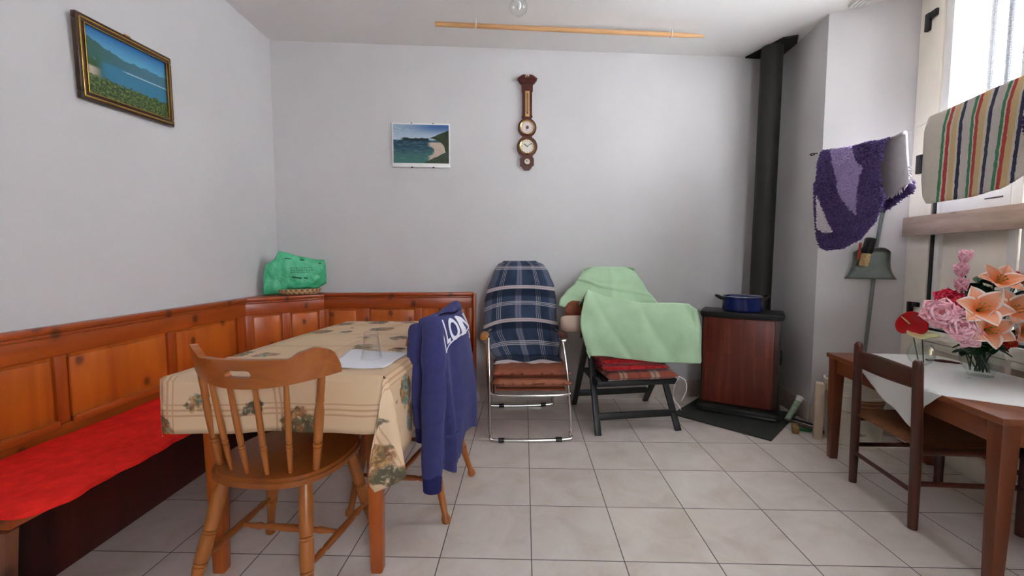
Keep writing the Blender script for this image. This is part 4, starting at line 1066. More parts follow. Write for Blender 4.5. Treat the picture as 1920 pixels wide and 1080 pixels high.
c1 = SF + ST * .36 + SB * (SDp - .01); b.tube([(c1.x, c1.y, .5), (fb.x, fb.y, .5)], .06, 20); b.build('flue_pipe', M_flue, sv)
b = MB(); b.prism([(1.835, BWy(1.83) - .01), (1.945, 3.135), (2.03, 3.10), (2.088, 3.20), (2.105, BWy(2.1) - .01)], .012, Matrix.Translation((0, 0, H - .0135))); b.build('ceiling_flange', M_iron, sv)
pot = thing('cooking_pot', 'dark blue enamel pot with two black handles on the stove', 'pot', (0, 0, 0))
pm = SF + ST * .255 + SB * .115; pot.location = (pm.x, pm.y, .7505)
b = MB(); b.rev([(.0005, 0), (.118, 0), (.128, .008), (.131, .02), (.131, .104), (.134, .108), (.131, .110), (.127, .104), (.127, .012), (.0005, .006)], seg=40, closed=True); b.build('pot_body', M_enamel, pot, local=True)
b = MB(); b.rev([(.1325, .105), (.136, .109), (.1325, .112), (.129, .109)], seg=40, closed=True); b.build('rim', M_chrome, pot, local=True)
for sgn in (-1, 1):
    b = MB(); hx = Vector((.995, -.10, 0)) * sgn; hy = Vector((.10, .995, 0))
    b.tube(smooth_path([hx * .129 + hy * .035 + Vector((0, 0, .085)), hx * .155 + hy * .036 + Vector((0, 0, .10)), hx * .178 + hy * .02 + Vector((0, 0, .112)), hx * .178 - hy * .02 + Vector((0, 0, .112)), hx * .155 - hy * .036 + Vector((0, 0, .10)), hx * .129 - hy * .035 + Vector((0, 0, .085))], 5), .010, 10); b.build('handle', M_blackpl, pot, local=True)
# clutter between stove and wall
def rod(name, lab, cat, pts, r, mat, grp=None):
    b = MB(); b.tube(pts, r, 10); return tag(b.build(name, mat), lab, cat, grp)
rod('fire_poker', 'long black iron poker lying on the floor beside the stove', 'poker', [(1.93, 2.90, .024), (2.015, 2.78, .02), (2.06, 2.72, .014)], .007, M_iron)
rod('firewood_stick', 'grey-brown stick lying on the floor right of the stove', 'stick', [(1.905, 2.84, .021), (1.97, 2.72, .016), (2.015, 2.655, .013)], [.010, .013, .012], plain('bark_grey', (96, 84, 72), .9, var=.3, vscale=30))
b = MB(); b.box((1.865, 2.705, .02), (.035, .10, .036), rotz(R(-28)), .003); tag(b.build('wood_block', wood('cut_wood_block', 'b89468', '94703f', 'Y', .7)), 'small pale wood block on floor by the stove corner', 'wood block')
b = MB(); b.box((1.925, 2.70, .012), (.07, .022, .02), rotz(R(-32)), .005); tag(b.build('green_lighter', plain('green_plastic', (20, 104, 58), .4)), 'small green plastic piece on floor beside the wood block', 'plastic piece')
tb = thing('foil_roll', 'light green and white tube leaning between stove and wall', 'tube', (1.95, 2.93, 0))
b = MB(); b.tube([(1.905, 2.845, .022), (2.005, 2.895, .135)], .019, 14); b.build('tube', plain('pale_green_wrap', (150, 172, 142), .5, var=.3, vscale=40), tb)
b = MB(); b.tube([(2.004, 2.8945, .134), (2.018, 2.902, .15), (2.028, 2.907, .161)], [.02, .021, .027], 14); b.build('torn_end', M_white, tb)

# ================================================================== RIGHT SIDE
E_, Q_ = Vector((.158, .9874)), Vector((.9874, -.158))
LN, LBk = Vector((1.637, 1.371)), Vector((1.637, 1.371)) + E_ * 1.022
WT = .555; ZR = .60
rt = thing('side_table', 'low reddish wooden table with white linen by the door', 'table', (1.95, 1.85, 0))
def rq(a, c, z=0): p = LN + E_ * a + Q_ * c; return Vector((p.x, p.y, z))
Ar = Matrix(((Q_.x, E_.x, 0), (Q_.y, E_.y, 0), (0, 0, 1)))
b = MB(); b.box(rq(.511, WT / 2, ZR - .0125), (WT, 1.022, .025), Ar, .004); b.build('tabletop', M_walnut, rt)
b = MB()
b.box(rq(.511, .032, .535), (.02, .93, .08), Ar, .002); b.box(rq(.511, WT - .032, .535), (.02, .93, .08), Ar, .002); b.box(rq(.032, WT / 2, .535), (WT - .1, .02, .08), Ar, .002); b.box(rq(.99, WT / 2, .535), (WT - .1, .02, .08), Ar, .002); b.build('apron', M_walnut, rt)
for a, c in ((.037, .037), (.037, WT - .037), (.985, .037), (.985, WT - .037)):
    b = MB(); b.box(rq(a, c, .2875), (.058, .058, .575), Ar, .005, taper=.68); b.build('leg', M_walnut_z, rt)
# linen cloth: square laid cornerwise, one corner hanging over the room side
tcl = MB(); zc = ZR + .0025
F0, F1 = .715, .235           # where the cloth crosses the room-side edge
def cl_left(t):               # boundary on the table at along-fraction t (0 near .. 1 far)
    return interp([(.0, .30), (.10, .20), (F1, 0), (F0, 0), (.86, .09), (1.0, .22)], t)
def ctop(u, v):
    a = lerp(.115, 1.012, v) ; t = a / 1.022
    c0 = interp([(.115, .235), (.175, .115), (.24, .0), (.735, .0), (.88, .10), (1.012, .215)], a)
    c = lerp(c0, WT - .01, u); z = zc + .0018 * math.sin(a * 17 + c * 9)
    if u == 0 and .24 <= a <= .735: z = zc
    return rq(a, c, z)
tcl.grid(ctop, 20, 54)
def cflap(u, v):
    a = lerp(.24, .735, u); drop = interp([(0, .004), (.10, .06), (.22, .185), (.30, .176), (.5, .125), (.75, .075), (.93, .03), (1, .004)], u)
    s = v * drop; o = .004 + .010 * min(1, s / .05) + .006 * math.sin(u * 13) * min(1, s / .06)
    if v == 0: return rq(a, 0, zc)
    return rq(a, -o, zc - s)
tcl.grid(cflap, 40, 10)
bmesh.ops.remove_doubles(tcl.bm, verts=tcl.bm.verts, dist=.0008)
bmesh.ops.recalc_face_normals(tcl.bm, faces=tcl.bm.faces)
tag(tcl.build('linen_cloth', M_linen, solid=.0015, smooth=50), 'white embroidered linen cloth with hanging corner on the low side table', 'tablecloth')

# low ladder chair
lc = thing('ladder_chair', 'small dark wooden chair with woven seat tucked under the side table', 'chair', (1.9, 1.87, 0))
bp = [(Vector((1.735, 2.075, 0)), Vector((1.652, 1.985, .735))), (Vector((1.684, 1.700, 0)), Vector((1.592, 1.628, .735)))]
def on_post(i, z):
    p, q = bp[i]; k = .62 * z / .735 if z < .34 else 1; 
    m = p.lerp(q, .22)      # straight lower part, raked upper part
    return p.lerp(Vector((m.x, m.y, .34)), z / .34) if z < .34 else Vector((m.x, m.y, .34)).lerp(q, (z - .34) / (.735 - .34))
for i in (0, 1):
    b = MB(); zs = [0, .1, .2, .3, .38, .46, .55, .64, .70, .725, .735]
    b.tube([on_post(i, z) for z in zs], [.0165, .018, .0185, .019, .019, .0185, .018, .0175, .0175, .0165, .010], 16); b.build('back_post', M_dark, lc)
fp = [Vector((2.150, 2.055, 0)), Vector((2.085, 1.655, 0))]
for p in fp:
    b = MB(); b.tube([p, p + Vector((0, 0, .36)), p + Vector((0, 0, .37))], [.0175, .019, .012], 16); b.build('front_leg', M_dark, lc)
def slat(z0, z1, bow):
    b = MB(); A0, A1 = on_post(0, (z0 + z1) / 2), on_post(1, (z0 + z1) / 2)
    def f(u, v):
        t = u; side = 1 if v < .5 else -1; k = (v * 2) % 1 if v < 1 else 1
        c = A0.lerp(A1, t); d = (A1 - A0).normalized(); n = Vector((d.y, -d.x, 0))
        a = v * 2 * math.pi
        zz = (z0 + z1) / 2 + (z1 - z0) / 2 * math.copysign(abs(math.sin(a)) ** .4, math.sin(a)) * 1.
        if math.sin(a) > 0: zz -= .012 * (2 * t - 1) ** 2
        return Vector((c.x, c.y, 0)) - Vector((1, .1, 0)) * bow * (1 - (2 * t - 1) ** 2) + Vector((math.cos(a) * .008, 0, zz))
    b.grid(f, 24, 20, cv=True); return b.build('back_slat', M_dark_x, lc, smooth=50)
slat(.615, .705, .018)
ksr = NT('woven_rush_seat', .6); _x, _y, _z = ksr.sep(ksr.co('UV'))
_s = ksr.math('SINE', ksr.math('MULTIPLY', _x, 170)); ksr.color(ksr.mix(ksr.noise(ksr.co('UV', (40, 3, 1)), 3, 3), (150, 92, 48), (106, 60, 30))); ksr.bump(_s, .5, .004)
sc_ = [on_post(0, .36), on_post(1, .36), fp[1] + Vector((0, 0, .36)), fp[0] + Vector((0, 0, .36))]
b = MB(); 
def rush(u, v):
    a = v * 2 * math.pi; P = sc_[0].lerp(sc_[1], u).lerp(sc_[3].lerp(sc_[2], u), .5 - .5 * math.cos(a) * 1.03)
    th = .018 + .010 * abs(math.cos(a)) ** 3
    P.z = .365 + th * math.sin(a) - .010 * (1 - abs(math.cos(a))) * (1 - (2 * u - 1) ** 2) * (1 if math.sin(a) > 0 else 0)
    if math.cos(a) > .9 or math.cos(a) < -.9: pass
    return P
b.grid(rush, 30, 32, cv=True, uvf=lambda u, v: (u, v)); b.build('seat', ksr.m, lc, smooth=50)
for i, j, z, r in ((0, 1, .30, .011), (0, 1, .16, .010)):
    b = MB(); b.tube([on_post(0, z), on_post(1, z)], r, 12); 
    if z < .2: b.build('stretcher', M_dark_x, lc)
    else: b.bm.free()
for p, q, z, nm in ((on_post(0, .2), fp[0] + Vector((0, 0, .2)), .2, 0), (on_post(1, .2), fp[1] + Vector((0, 0, .2)), .2, 0), (fp[0] + Vector((0, 0, .25)), fp[1] + Vector((0, 0, .25)), .2, 0), (fp[0] + Vector((0, 0, .34)), fp[1] + Vector((0, 0, .34)), 0, 0), (on_post(0, .34), fp[0] + Vector((0, 0, .34)), 0, 0), (on_post(1, .34), fp[1] + Vector((0, 0, .34)), 0, 0)):
    b = MB(); b.tube([p, q], .0105 if z else .014, 12); b.build('stretcher' if z else 'seat_rail', M_dark_x, lc)

# bucket and carton under the table
bu_ = thing('plastic_bucket', 'white plastic bucket standing behind the low side table', 'bucket', (2.128, 2.565, 0))
b = MB(); b.rev([(.0005, 0), (.128, 0), (.135, .008), (.152, .30), (.152, .365), (.160, .368), (.160, .385), (.153, .388), (.149, .385), (.147, .30), (.130, .012), (.0005, .008)], seg=48, closed=True); b.build('bucket_body', M_bucket, bu_, local=True)
b = MB(); b.rev([(.1535, .30), (.1575, .303), (.1575, .312), (.1535, .315)], seg=48, closed=True); b.rev([(.153, .345), (.157, .347), (.157, .352), (.153, .354)], seg=48, closed=True); b.build('rib', M_bucket, bu_, local=True)
b = MB(); ang0 = math.atan2(-2.565, -2.128)
b.tube([(.158 * math.cos(ang0 + R(t)), .158 * math.sin(ang0 + R(t)), .33 - .115 * math.sin(R((t + 90)))) for t in range(-90, 91, 10)], .0022, 8); hnd = b.build('wire_handle', M_chrome, bu_, local=True)
b = MB(); vs, fs = text_mesh('25 LBM', .023); w = max(v.x for v in vs)
for vv in [0]:
    nv = []
    for v in vs:
        a = ang0 + R(11) + (v.x - w / 2) / .14; z = .078 + v.y; r = .135 + (.152 - .135) * (z - .008) / .292 + .0012
        nv.append(b.bm.verts.new((r * math.cos(a), r * math.sin(a), z)))
    for f in fs: b.face([nv[i] for i in f])
b.build('lettering', M_text, bu_, local=True, smooth=0)
klb = NT('brown_printed_label', .6); _u, _v, _ = klb.sep(klb.co('UV'))
_ln = klb.step(klb.math('ABSOLUTE', klb.math('SUBTRACT', klb.math('FRACT', klb.math('MULTIPLY', _v, 4)), .5)), .1, .2)
klb.color(klb.mix(_ln, (190, 150, 112), klb.mix(klb.noise(klb.co('UV', (14, 4, 1)), 1.5, 3), (122, 74, 44), (160, 108, 70)))); b = MB()
def lab_(u, v):
    a = ang0 + lerp(.02, 1.15, u); z = lerp(.20, .296, v); r = .135 + (.152 - .135) * (z - .008) / .292 + .001; return Vector((r * math.cos(a), r * math.sin(a), z))
b.grid(lab_, 16, 2); b.build('paper_label', klb.m, bu_, local=True)
b = MB(); b.box((1.935, 2.60, .178), (.045, .06, .356), rotz(R(-30)), .004)
tag(b.build('carton', M_carton), 'worn beige cardboard carton beside the white bucket', 'carton')

# dustpan with pole on the recess wall
RD = Vector((.854, -.520)); RN = Vector((-.520, -.854))       # along the recess wall / into the room
def rw(s, n, z): return Vector((CX + RD.x * s + RN.x * n, CY + RD.y * s + RN.y * n, z))
dp = thing('dustpan', 'grey metal long-handled dustpan hung on the recess wall', 'dustpan', tuple(rw(.31, .05, 1.1)))
b = MB()
def panf(u, v):
    s = lerp(.178, .352, v) if False else None
    wv = lerp(.092, .130, v ** 4.5) * (1 - .25 * max(0, 1 - v * 7) ** 2); U = 2 * u - 1; z = lerp(1.205, 1.005, v)
    rim = .030 * abs(U) ** 8 * (1 - .75 * v) + .028 * max(0, 1 - v * 8) 
    return rw(.272 + U * wv + .003, .022 + rim, z + (-.012 * abs(U) ** 6 if v < .15 else 0))
b.grid(panf, 32, 24); b.build('pan', M_pan, dp, solid=.003, smooth=60)
b = MB(); b.tube([rw(.322, .030, 1.49), rw(.300, .016, 1.2), rw(.296, .012, 1.0), rw(.272, .03, .56), rw(.255, .06, .02)], .0105, 14); b.build('pole', M_gpole, dp)
b = MB(); b.tube([rw(.323, .030, 1.505), rw(.322, .030, 1.50), rw(.3165, .0275, 1.42)], [.008, .014, .014], 14); b.build('grip', plain('dark_grey_grip', (46, 54, 66), .5), dp)
hb = thing('hand_brush', 'black hand brush with pale bristles hanging in front of the dustpan', 'brush', tuple(rw(.245, .08, 1.17)))
b = MB(); b.bar(rw(.262, .075, 1.265), rw(.245, .075, 1.165), .045, .05, bev=.012); b.build('brush_head', M_blackpl, hb)
b = MB(); b.bar(rw(.244, .075, 1.17), rw(.232, .075, 1.085), .034, .05, bev=.012, taper=1.0); b.build('bristles', plain('straw_bristles', (196, 168, 116), .8, var=.25, vscale=90), hb)
b = MB(); b.bar(rw(.213, .072, 1.235), rw(.207, .072, 1.13), .012, .012, bev=.004); b.build('red_strip', plain('red_plastic', (170, 52, 34), .5), hb)

# clothes line, hook, rugs
hk = thing('wall_hook', 'small metal hook on the wall corner holding the line', 'hook', (2.055, 2.90, 1.84))
b = MB(); b.tube(smooth_path([(2.066, 2.905, 1.845), (2.035, 2.90, 1.842), (2.012, 2.898, 1.836), (2.016, 2.885, 1.826), (2.03, 2.88, 1.832)], 5), .0035, 8); b.build('hook_wire', M_iron, hk)
def line_xy(y): return 1.716 + .118 * y
def line_z(y): return interp([(.9, 1.85), (1.3, 1.805), (1.62, 1.793), (2.0, 1.775), (2.25, 1.752), (2.45, 1.775), (2.84, 1.832), (2.9, 1.84)], y)
b = MB(); ys = [1.075 + i * (2.88 - 1.075) / 40 for i in range(41)]
b.tube([(line_xy(y), y, line_z(y)) for y in ys], .0018, 8); tag(b.build('clothes_line', M_white), 'thin white line strung across the door recess', 'line')
def inside(poly, p):
    r = False; n = len(poly)
    for i in range(n):
        (x0, y0), (x1, y1) = poly[i], poly[(i + 1) % n]
        if (y0 > p[1]) != (y1 > p[1]) and p[0] < (x1 - x0) * (p[1] - y0) / (y1 - y0) + x0: r = not r
    return r
M_pur = plain('purple_pile', (88, 68, 124), .95, spec=.1, var=.25, vscale=60, sheen=.3)
M_lil = plain('lilac_pile', (190, 170, 214), .95, spec=.1, var=.15, vscale=60)
M_wpile = plain('white_pile', (234, 226, 232), .95, spec=.1, var=.08, vscale=60)
M_back = plain('white_cotton_backing', (226, 222, 230), .95, spec=.1, var=.06, vscale=40, bump=.4, bscale=160)
LILAC = [(.10, 1.05), (.48, 1.05), (.80, .72), (.74, .25)]; WHT = [(.05, .54), (.40, .17), (.04, .18)]
def tufted(name, root, surf, nrm, n, colf, mats, ln=.016, rad_=.006, base=True):
    """pile: a base sheet plus many small soft tufts, one mesh"""
    b = MB()
    b.grid(surf, 40, 48, mif=lambda u, v: colf(u, v))
    for _ in range(n):
        u, v = random.random(), random.random(); p = surf(u, v); m = colf(u, v)
        d = (nrm(u, v) + Vector((random.uniform(-.5, .5), random.uniform(-.5, .5), random.uniform(-.9, .2)))).normalized()
        x = d.orthogonal().normalized(); y = d.cross(x); a0 = random.random() * 6.28; r = rad_ * random.uniform(.7, 1.2); L = ln * random.uniform(.6, 1.2)
        ring = [b.bm.verts.new(p + (x * math.cos(a0 + k * 2.094) + y * math.sin(a0 + k * 2.094)) * r - d * .002) for k in range(3)]
        tip = [b.bm.verts.new(p + d * L + (x * math.cos(a0 + k * 2.094) + y * math.sin(a0 + k * 2.094)) * r * .45) for k in range(3)]
        for k in range(3): b.face([ring[k], ring[(k + 1) % 3], tip[(k + 1) % 3], tip[k]], m)
        b.face(tip, m)
    return b.build(name, mats, root, smooth=60, merge=False)
pr = thing('purple_bath_mat', 'shaggy purple and lilac mat folded over the line beside the dustpan', 'bath mat', (2.03, 2.6, 1.8))
def round_v(u, v, ru=.22, rl=.12, hgt=.58):
    """pull the lower corners in to round them; v 0 top 1 bottom"""
    return v
def pm_s(u, v):
    y0, y1 = 2.815, 2.240          # u 0 far .. 1 near
    e = 1.0
    bot = interp([(0, 1.275), (.06, 1.215), (.2, 1.19), (.5, 1.192), (.72, 1.235), (.88, 1.32), (1, 1.44)], u)
    y = lerp(y0, y1, u); zt_ = line_z(y) + .010
    z = lerp(zt_, bot, v); x = line_xy(y) - .014 - .022 * math.sin(min(1, v * 6) * math.pi / 2) - .018 * math.sin(v * 3) + .012 * math.sin(u * 6 + v * 2)
    if v > .35: y += .012 * math.sin(v * 4)
    return Vector((x, y, z))
def pm_col(u, v):
    q = (u, 1 - v)
    return 1 if inside(LILAC, q) else 2 if inside(WHT, q) else 0
tufted('pile', pr, pm_s, lambda u, v: Vector((-.99, .1, .1)), 12000, pm_col, [M_pur, M_lil, M_wpile], .011, .007)
b = MB()
def pm_back(u, v):    # over the line and down the far side: backing seen past the near edge
    y = lerp(2.75, 2.165, u); zt_ = line_z(y) + .008
    bot = interp([(0, 1.45), (.8, 1.47), (1, 1.515)], u)
    if v < .15: a = v / .15 * math.pi / 2; return Vector((line_xy(y) - .012 + .024 * math.sin(a), y, zt_ + .008 * math.sin(a * 2)))
    t = (v - .15) / .85; return Vector((line_xy(y) + .012 + .03 * t + .006 * math.sin(u * 9), y, lerp(zt_, bot, t)))
b.grid(pm_back, 30, 30); b.build('backing', M_back, pr, solid=.012, smooth=60)
b = MB(); random.seed(3)
for i in range(60):
    u = random.random(); p = pm_back(u, 1.) ; b.tube([p, p + Vector((random.uniform(-.01, .0), random.uniform(-.012, .006), -random.uniform(.008, .022)))], [.004, .002], 5)
for i in range(24):
    p = pm_back(1., random.uniform(.7, 1)); b.tube([p, p + Vector((random.uniform(-.008, .004), -random.uniform(.006, .02), random.uniform(-.012, .004)))], [.004, .002], 5)
b.build('fringe', M_back, pr, merge=False)['kind'] = 'stuff'
def pm_tail(u, v):
    y = lerp(2.36, 2.175, u); return Vector((line_xy(y) + .062, y, lerp(1.53, interp([(0, 1.40), (1, 1.475)], u), v)))
tufted('rear_pile', pr, pm_tail, lambda u, v: Vector((.6, -.6, 0)), 900, lambda u, v: 0, [M_pur])
# striped rug
def ypx(px): return 1.716 / ((px - 960) / 790 - .118)
YR0, YR1 = 2.010, 1.50
cream, gre, redc, och, nav, gry = (228, 218, 204), (58, 140, 96), (200, 60, 54), (226, 196, 142), (38, 46, 84), (220, 212, 206)
st_ = [(1747, cream), (1762, gre), (1767, cream), (1770, redc), (1776, cream), (1779, och), (1788, cream), (1792, nav), (1798, gry), (1813, gre), (1819, cream), (1822, redc), (1828, och), (1840, cream), (1847, nav), (1854, gry), (1872, gre), (1879, cream), (1882, redc), (1889, och), (1901, cream), (1907, nav), (1914, cream), (1932, gre), (1940, redc), (1950, och), (1966, nav)]
kst = NT('striped_chenille', .95, spec=.1, sheen=.2); _u, _v, _ = kst.sep(kst.co('UV'))
_uu = kst.math('ADD', _u, kst.math('MULTIPLY', kst.math('SUBTRACT', kst.noise(kst.co('UV'), 24, 3), .5), .02))
_c = kst.ramp(_uu, [(max(0, min(1, (YR0 - ypx(p)) / (YR0 - YR1))), lin(c)) for p, c in st_], 'CONSTANT')
_n = kst.noise(kst.co('UV', (60, 110, 1)), 1.4, 3); kst.color(kst.mix(kst.math('MULTIPLY', _n, .14), _c, (120, 110, 104))); kst.bump(_n, .9, .006)
sr = thing('striped_rug', 'cream rug with red, green, ochre and navy stripes hung over the line', 'rug', (1.93, 1.8, 1.7))
def sr_s(u, v):
    y = lerp(YR0, YR1, u); zt_ = line_z(y) + .012
    bot = interp([(0, 1.50), (.03, 1.42), (.09, 1.385), (.5, 1.388), (.75, 1.40), (1, 1.46)], u)
    if v < .72:
        t = 1 - v / .72; z = lerp(zt_, bot, t); o = -.010 - .016 * min(1, t * 5) - .008 * math.sin(u * 11) * t; y += .03 * t * (u - .1)
    else:
        t = (v - .72) / .28; z = zt_ - .16 * t * t + .006 * math.sin(min(1, t * 4) * math.pi); o = -.010 + .03 * min(1, t * 4)
    return Vector((line_xy(y) + o, y, z))
b = MB(); b.grid(sr_s, 60, 60, uvf=lambda u, v: (u, v)); b.build('rug_cloth', kst.m, sr, solid=.010, smooth=70, off=0)
pr2 = thing('purple_bath_mat', 'dark purple shaggy mat at right edge, hung in front of striped rug', 'bath mat', (1.87, 1.45, 1.7))
def pm2(u, v):
    y = lerp(1.485 + .065 * min(1, v * 1.1), 1.22, u); zt_ = line_z(y) + .03; bot = interp([(0, 1.60), (.08, 1.545), (.3, 1.52), (1, 1.53)], u)
    return Vector((line_xy(y) - .045 - .02 * math.sin(v * 3), y, lerp(zt_, bot, v)))
tufted('pile', pr2, pm2, lambda u, v: Vector((-.9, .2, .1)), 3000, lambda u, v: 0, [M_pur])
b = MB(); b.grid(lambda u, v: pm2(u, v) + Vector((.012, 0, 0)) if v < .98 else pm2(u, v) + Vector((.012, 0, 0)), 16, 16)
b.grid(lambda u, v: Vector((lerp(pm2(u, 0).x, line_xy(pm2(u, 0).y) + .03, v), pm2(u, 0).y, pm2(u, 0).z + .008 * math.sin(v * math.pi))), 16, 6); b.build('backing', M_pur, pr2, solid=.006, smooth=60)

# ------------------------------------------------------------------ vases and flowers
V1 = Vector((2.119, 1.877, ZR + .005)); V2 = Vector((2.044, 2.079, ZR + .005))
def vase(name, lab, c, s, foot, hs=1.):
    b = MB(); o = [(.055, 0), (.057, .006), (.050, .014), (.062, .022), (.083, .045), (.094, .08), (.088, .115), (.068, .142), (.056, .156), (.058, .166)]
    if not foot: o = [(.04, 0), (.048, .004), (.075, .025), (.094, .065), (.092, .10), (.078, .13), (.070, .142), (.072, .15)]
    prof = [(r * s, z * hs) for r, z in o]; inn = [((r * s - .0025), z * hs) for r, z in o[3 if foot else 1:]][::-1]
    b.rev([(.0005, 0)] + prof + inn + [(.0005, inn[-1][1])], c, 40, closed=True); return tag(b.build(name, M_vase), lab, 'vase')
vase('glass_vase', 'round clear glass vase holding the big silk flower bouquet', V1, .78, True, .98)
vase('glass_vase', 'small clear glass bowl holding the red and yellow anthuriums', V2, .58, False, .68)
def petal_mat(name, c0, c1, edge, e0=.55):
    k = NT(name, .6, spec=.3); u, v, _ = k.sep(k.co('UV'))
    a = k.math('MULTIPLY', k.math('ABSOLUTE', k.math('SUBTRACT', u, .5)), 2)
    col = k.ramp(k.math('ADD', v, k.math('MULTIPLY', k.math('SUBTRACT', k.noise(k.co('UV', (30, 2, 1)), 1, 2), .5), .25)), [(.05, lin(c0)), (.8, lin(c1))])
    col = k.mix(k.step(k.math('ADD', a, k.math('MULTIPLY', v, .25)), e0, 1.0), col, lin(edge)); k.color(col)
    k.b.inputs['Subsurface Weight'].default_value = .0
    return k.m
M_lily = petal_mat('orange_lily_petal', (244, 118, 24), (248, 184, 150), (253, 234, 226), .82)
M_pinkp = petal_mat('pink_carnation_petal', (240, 150, 164), (250, 186, 198), (253, 210, 218), .7)
M_hot = petal_mat('crimson_carnation_petal', (170, 12, 44), (214, 32, 72), (232, 70, 104), .7)
M_orr = petal_mat('orange_red_petal', (236, 160, 40), (222, 62, 24), (206, 30, 24), .5)
M_bud = petal_mat('pale_pink_bud', (236, 140, 172), (246, 184, 204), (250, 208, 220), .7)
M_stam = plain('green_stamen', (150, 150, 60), .6)
def frame_of(d):
    d = d.normalized(); x = d.orthogonal().normalized(); y = d.cross(x); return x, y, d
def petal(b, c, d, ang, L, W, open_, curl, cup=.25, ruf=0., ph=0., thick=0):
    x, y, z = frame_of(d); r = x * math.cos(ang) + y * math.sin(ang); s = z.cross(r)
    def f(u, v):
        w = W * math.sin(math.pi * min(1, .10 + .9 * v) ** .85) ** .8 * (1 if v < .97 else .6); U = 2 * u - 1
        t = v; th = open_ * t + curl * t * t           # tangent angle from axis
        rr = L * (math.sin(open_ * .5 + curl * t * .4) * t); zz = L * math.cos(open_ * .6 + curl * t * .55) * t
        p = c + r * (rr + .004) + z * zz + s * (U * w)
        p += z * (cup * w * U * U) * (1 - .4 * t)
        if ruf: p += z * ruf * math.sin(U * 7 + ph) * t + r * ruf * .6 * math.sin(U * 11 + ph * 2) * t
        return p
    b.grid(f, 8, 9)
def stem_tube(top, base, root, r=.0028, bend=None):
    b = MB(); m = (top + base) / 2 + (bend or Vector((0, 0, .02))); b.tube(smooth_path([top, m, base], 8), r, 8); b.build('stem', M_stemd, root)
def flower(kind, lab, c, d, size, base, grp):
    c = Vector(c); d = Vector(d).normalized()
    nm = {'lily': 'silk_lily', 'pink': 'silk_carnation', 'hot': 'silk_carnation', 'orr': 'silk_flower', 'bud': 'silk_rosebud'}[kind]
    root = thing(nm, lab, 'flower', tuple(base), 0, grp)
    b = MB()
    if kind == 'lily':
        for k in range(6): petal(b, c, d, k * math.pi / 3 + size * 9, size * 1.12, size * .37, 1.05 + .1 * (k % 2), .75, .35, .003, k)
        b.build('petals', M_lily, root, smooth=80, solid=.0012)
        s = MB()
        for k in range(6):
            x, y, z = frame_of(d); a = k * 1.047 + .3; q = c + z * size * .5 + (x * math.cos(a) + y * math.sin(a)) * size * .16
            s.tube([c, q], .0011, 6); s.ball(q, .0035, 8, 6)
        s.build('stamens', M_stam, root)
    elif kind in ('pink', 'hot'):
        for ring, (n, op, L) in enumerate(((4, .3, .62), (5, .75, .82), (6, 1.2, .98), (6, 1.6, 1.08))):
            for k in range(n): petal(b, c, d, k * 2 * math.pi / n + ring * .5, size * L, size * .60, op, .42, .05, size * .12, k * 1.7 + ring)
        b.build('petals', M_pinkp if kind == 'pink' else M_hot, root, smooth=80, solid=.0012)
    elif kind == 'orr':
        for ring, (n, op, L) in enumerate(((4, .5, .8), (5, 1.15, 1.))):
            for k in range(n): petal(b, c, d, k * 2 * math.pi / n + ring * .6, size * L, size * .36, op, .6, .4, size * .05, k * 1.3)
        b.build('petals', M_orr, root, smooth=80, solid=.0012)
    else:
        for ring, (n, op, L) in enumerate(((3, .1, .9), (4, .3, 1.), (5, .55, 1.))):
            for k in range(n): petal(b, c, d, k * 2 * math.pi / n + ring * .7, size * L, size * .34, op, .15, .5, size * .03, k)
        b.build('petals', M_bud, root, smooth=80, solid=.0012)
    s = MB(); s.lathe(c - d * size * .22, c + d * .004, [(.002, 0), (size * .10, .5), (size * .13, 1)], 10); s.build('calyx', M_leaf, root)
    stem_tube(c - d * size * .2, Vector(base), root)
    return root
gF = 'silk flowers in the round vase'
rb = lambda: V1 + Vector((random.uniform(-.03, .03), random.uniform(-.03, .03), .022))
def fp_(px, py, Y):      # metres from the measured directions in the photograph
    a = (px - 960) / 790; e = (540 - py) / 790; p_ = R(3.9)
    dy = math.cos(p_) + e * math.sin(p_); dz = -math.sin(p_) + e * math.cos(p_)
    return (a * Y / dy, Y, 1.13 + dz * Y / dy)
random.seed(11)
flower('lily', 'orange and white silk lily, topmost of the bouquet', fp_(1868, 533, 1.86), (-.25, -.75, .75), .092, rb(), gF)
flower('lily', 'large orange silk lily at left middle of the bouquet', fp_(1832, 583, 1.80), (-.35, -.8, .45), .105, rb(), gF)
flower('lily', 'large orange silk lily at right middle of the bouquet', fp_(1886, 588, 1.79), (.05, -.85, .5), .105, rb(), gF)
flower('lily', 'orange silk lily hanging lowest above the vase rim', fp_(1846, 618, 1.78), (-.2, -.95, .1), .09, rb(), gF)
flower('lily', 'orange silk lily at the far right of the bouquet', fp_(1905, 622, 1.78), (.15, -.95, .15), .085, rb(), gF)
flower('pink', 'pink silk carnation at the far left of the bouquet', fp_(1760, 590, 1.84), (-.5, -.75, .35), .075, rb(), gF)
flower('pink', 'salmon pink silk carnation below the lilies', fp_(1795, 612, 1.80), (-.3, -.9, .2), .072, rb(), gF)
flower('pink', 'low pink silk carnation by the green leaves above the vase', fp_(1812, 628, 1.79), (-.2, -.9, -.15), .055, rb(), gF)
flower('hot', 'crimson silk carnation behind the far left pink one', fp_(1776, 566, 1.92), (-.35, -.7, .6), .062, rb(), gF)
flower('hot', 'crimson silk carnation between pink carnation and orange lily', fp_(1800, 582, 1.88), (-.2, -.8, .5), .062, rb(), gF)
flower('bud', 'pale pink silk rosebud at the very top of the bouquet', fp_(1807, 494, 1.93), (-.2, -.3, .9), .066, rb(), gF)
flower('bud', 'pale pink silk rosebud, second from top of the bouquet', fp_(1802, 518, 1.92), (-.45, -.4, .7), .07, rb(), gF)
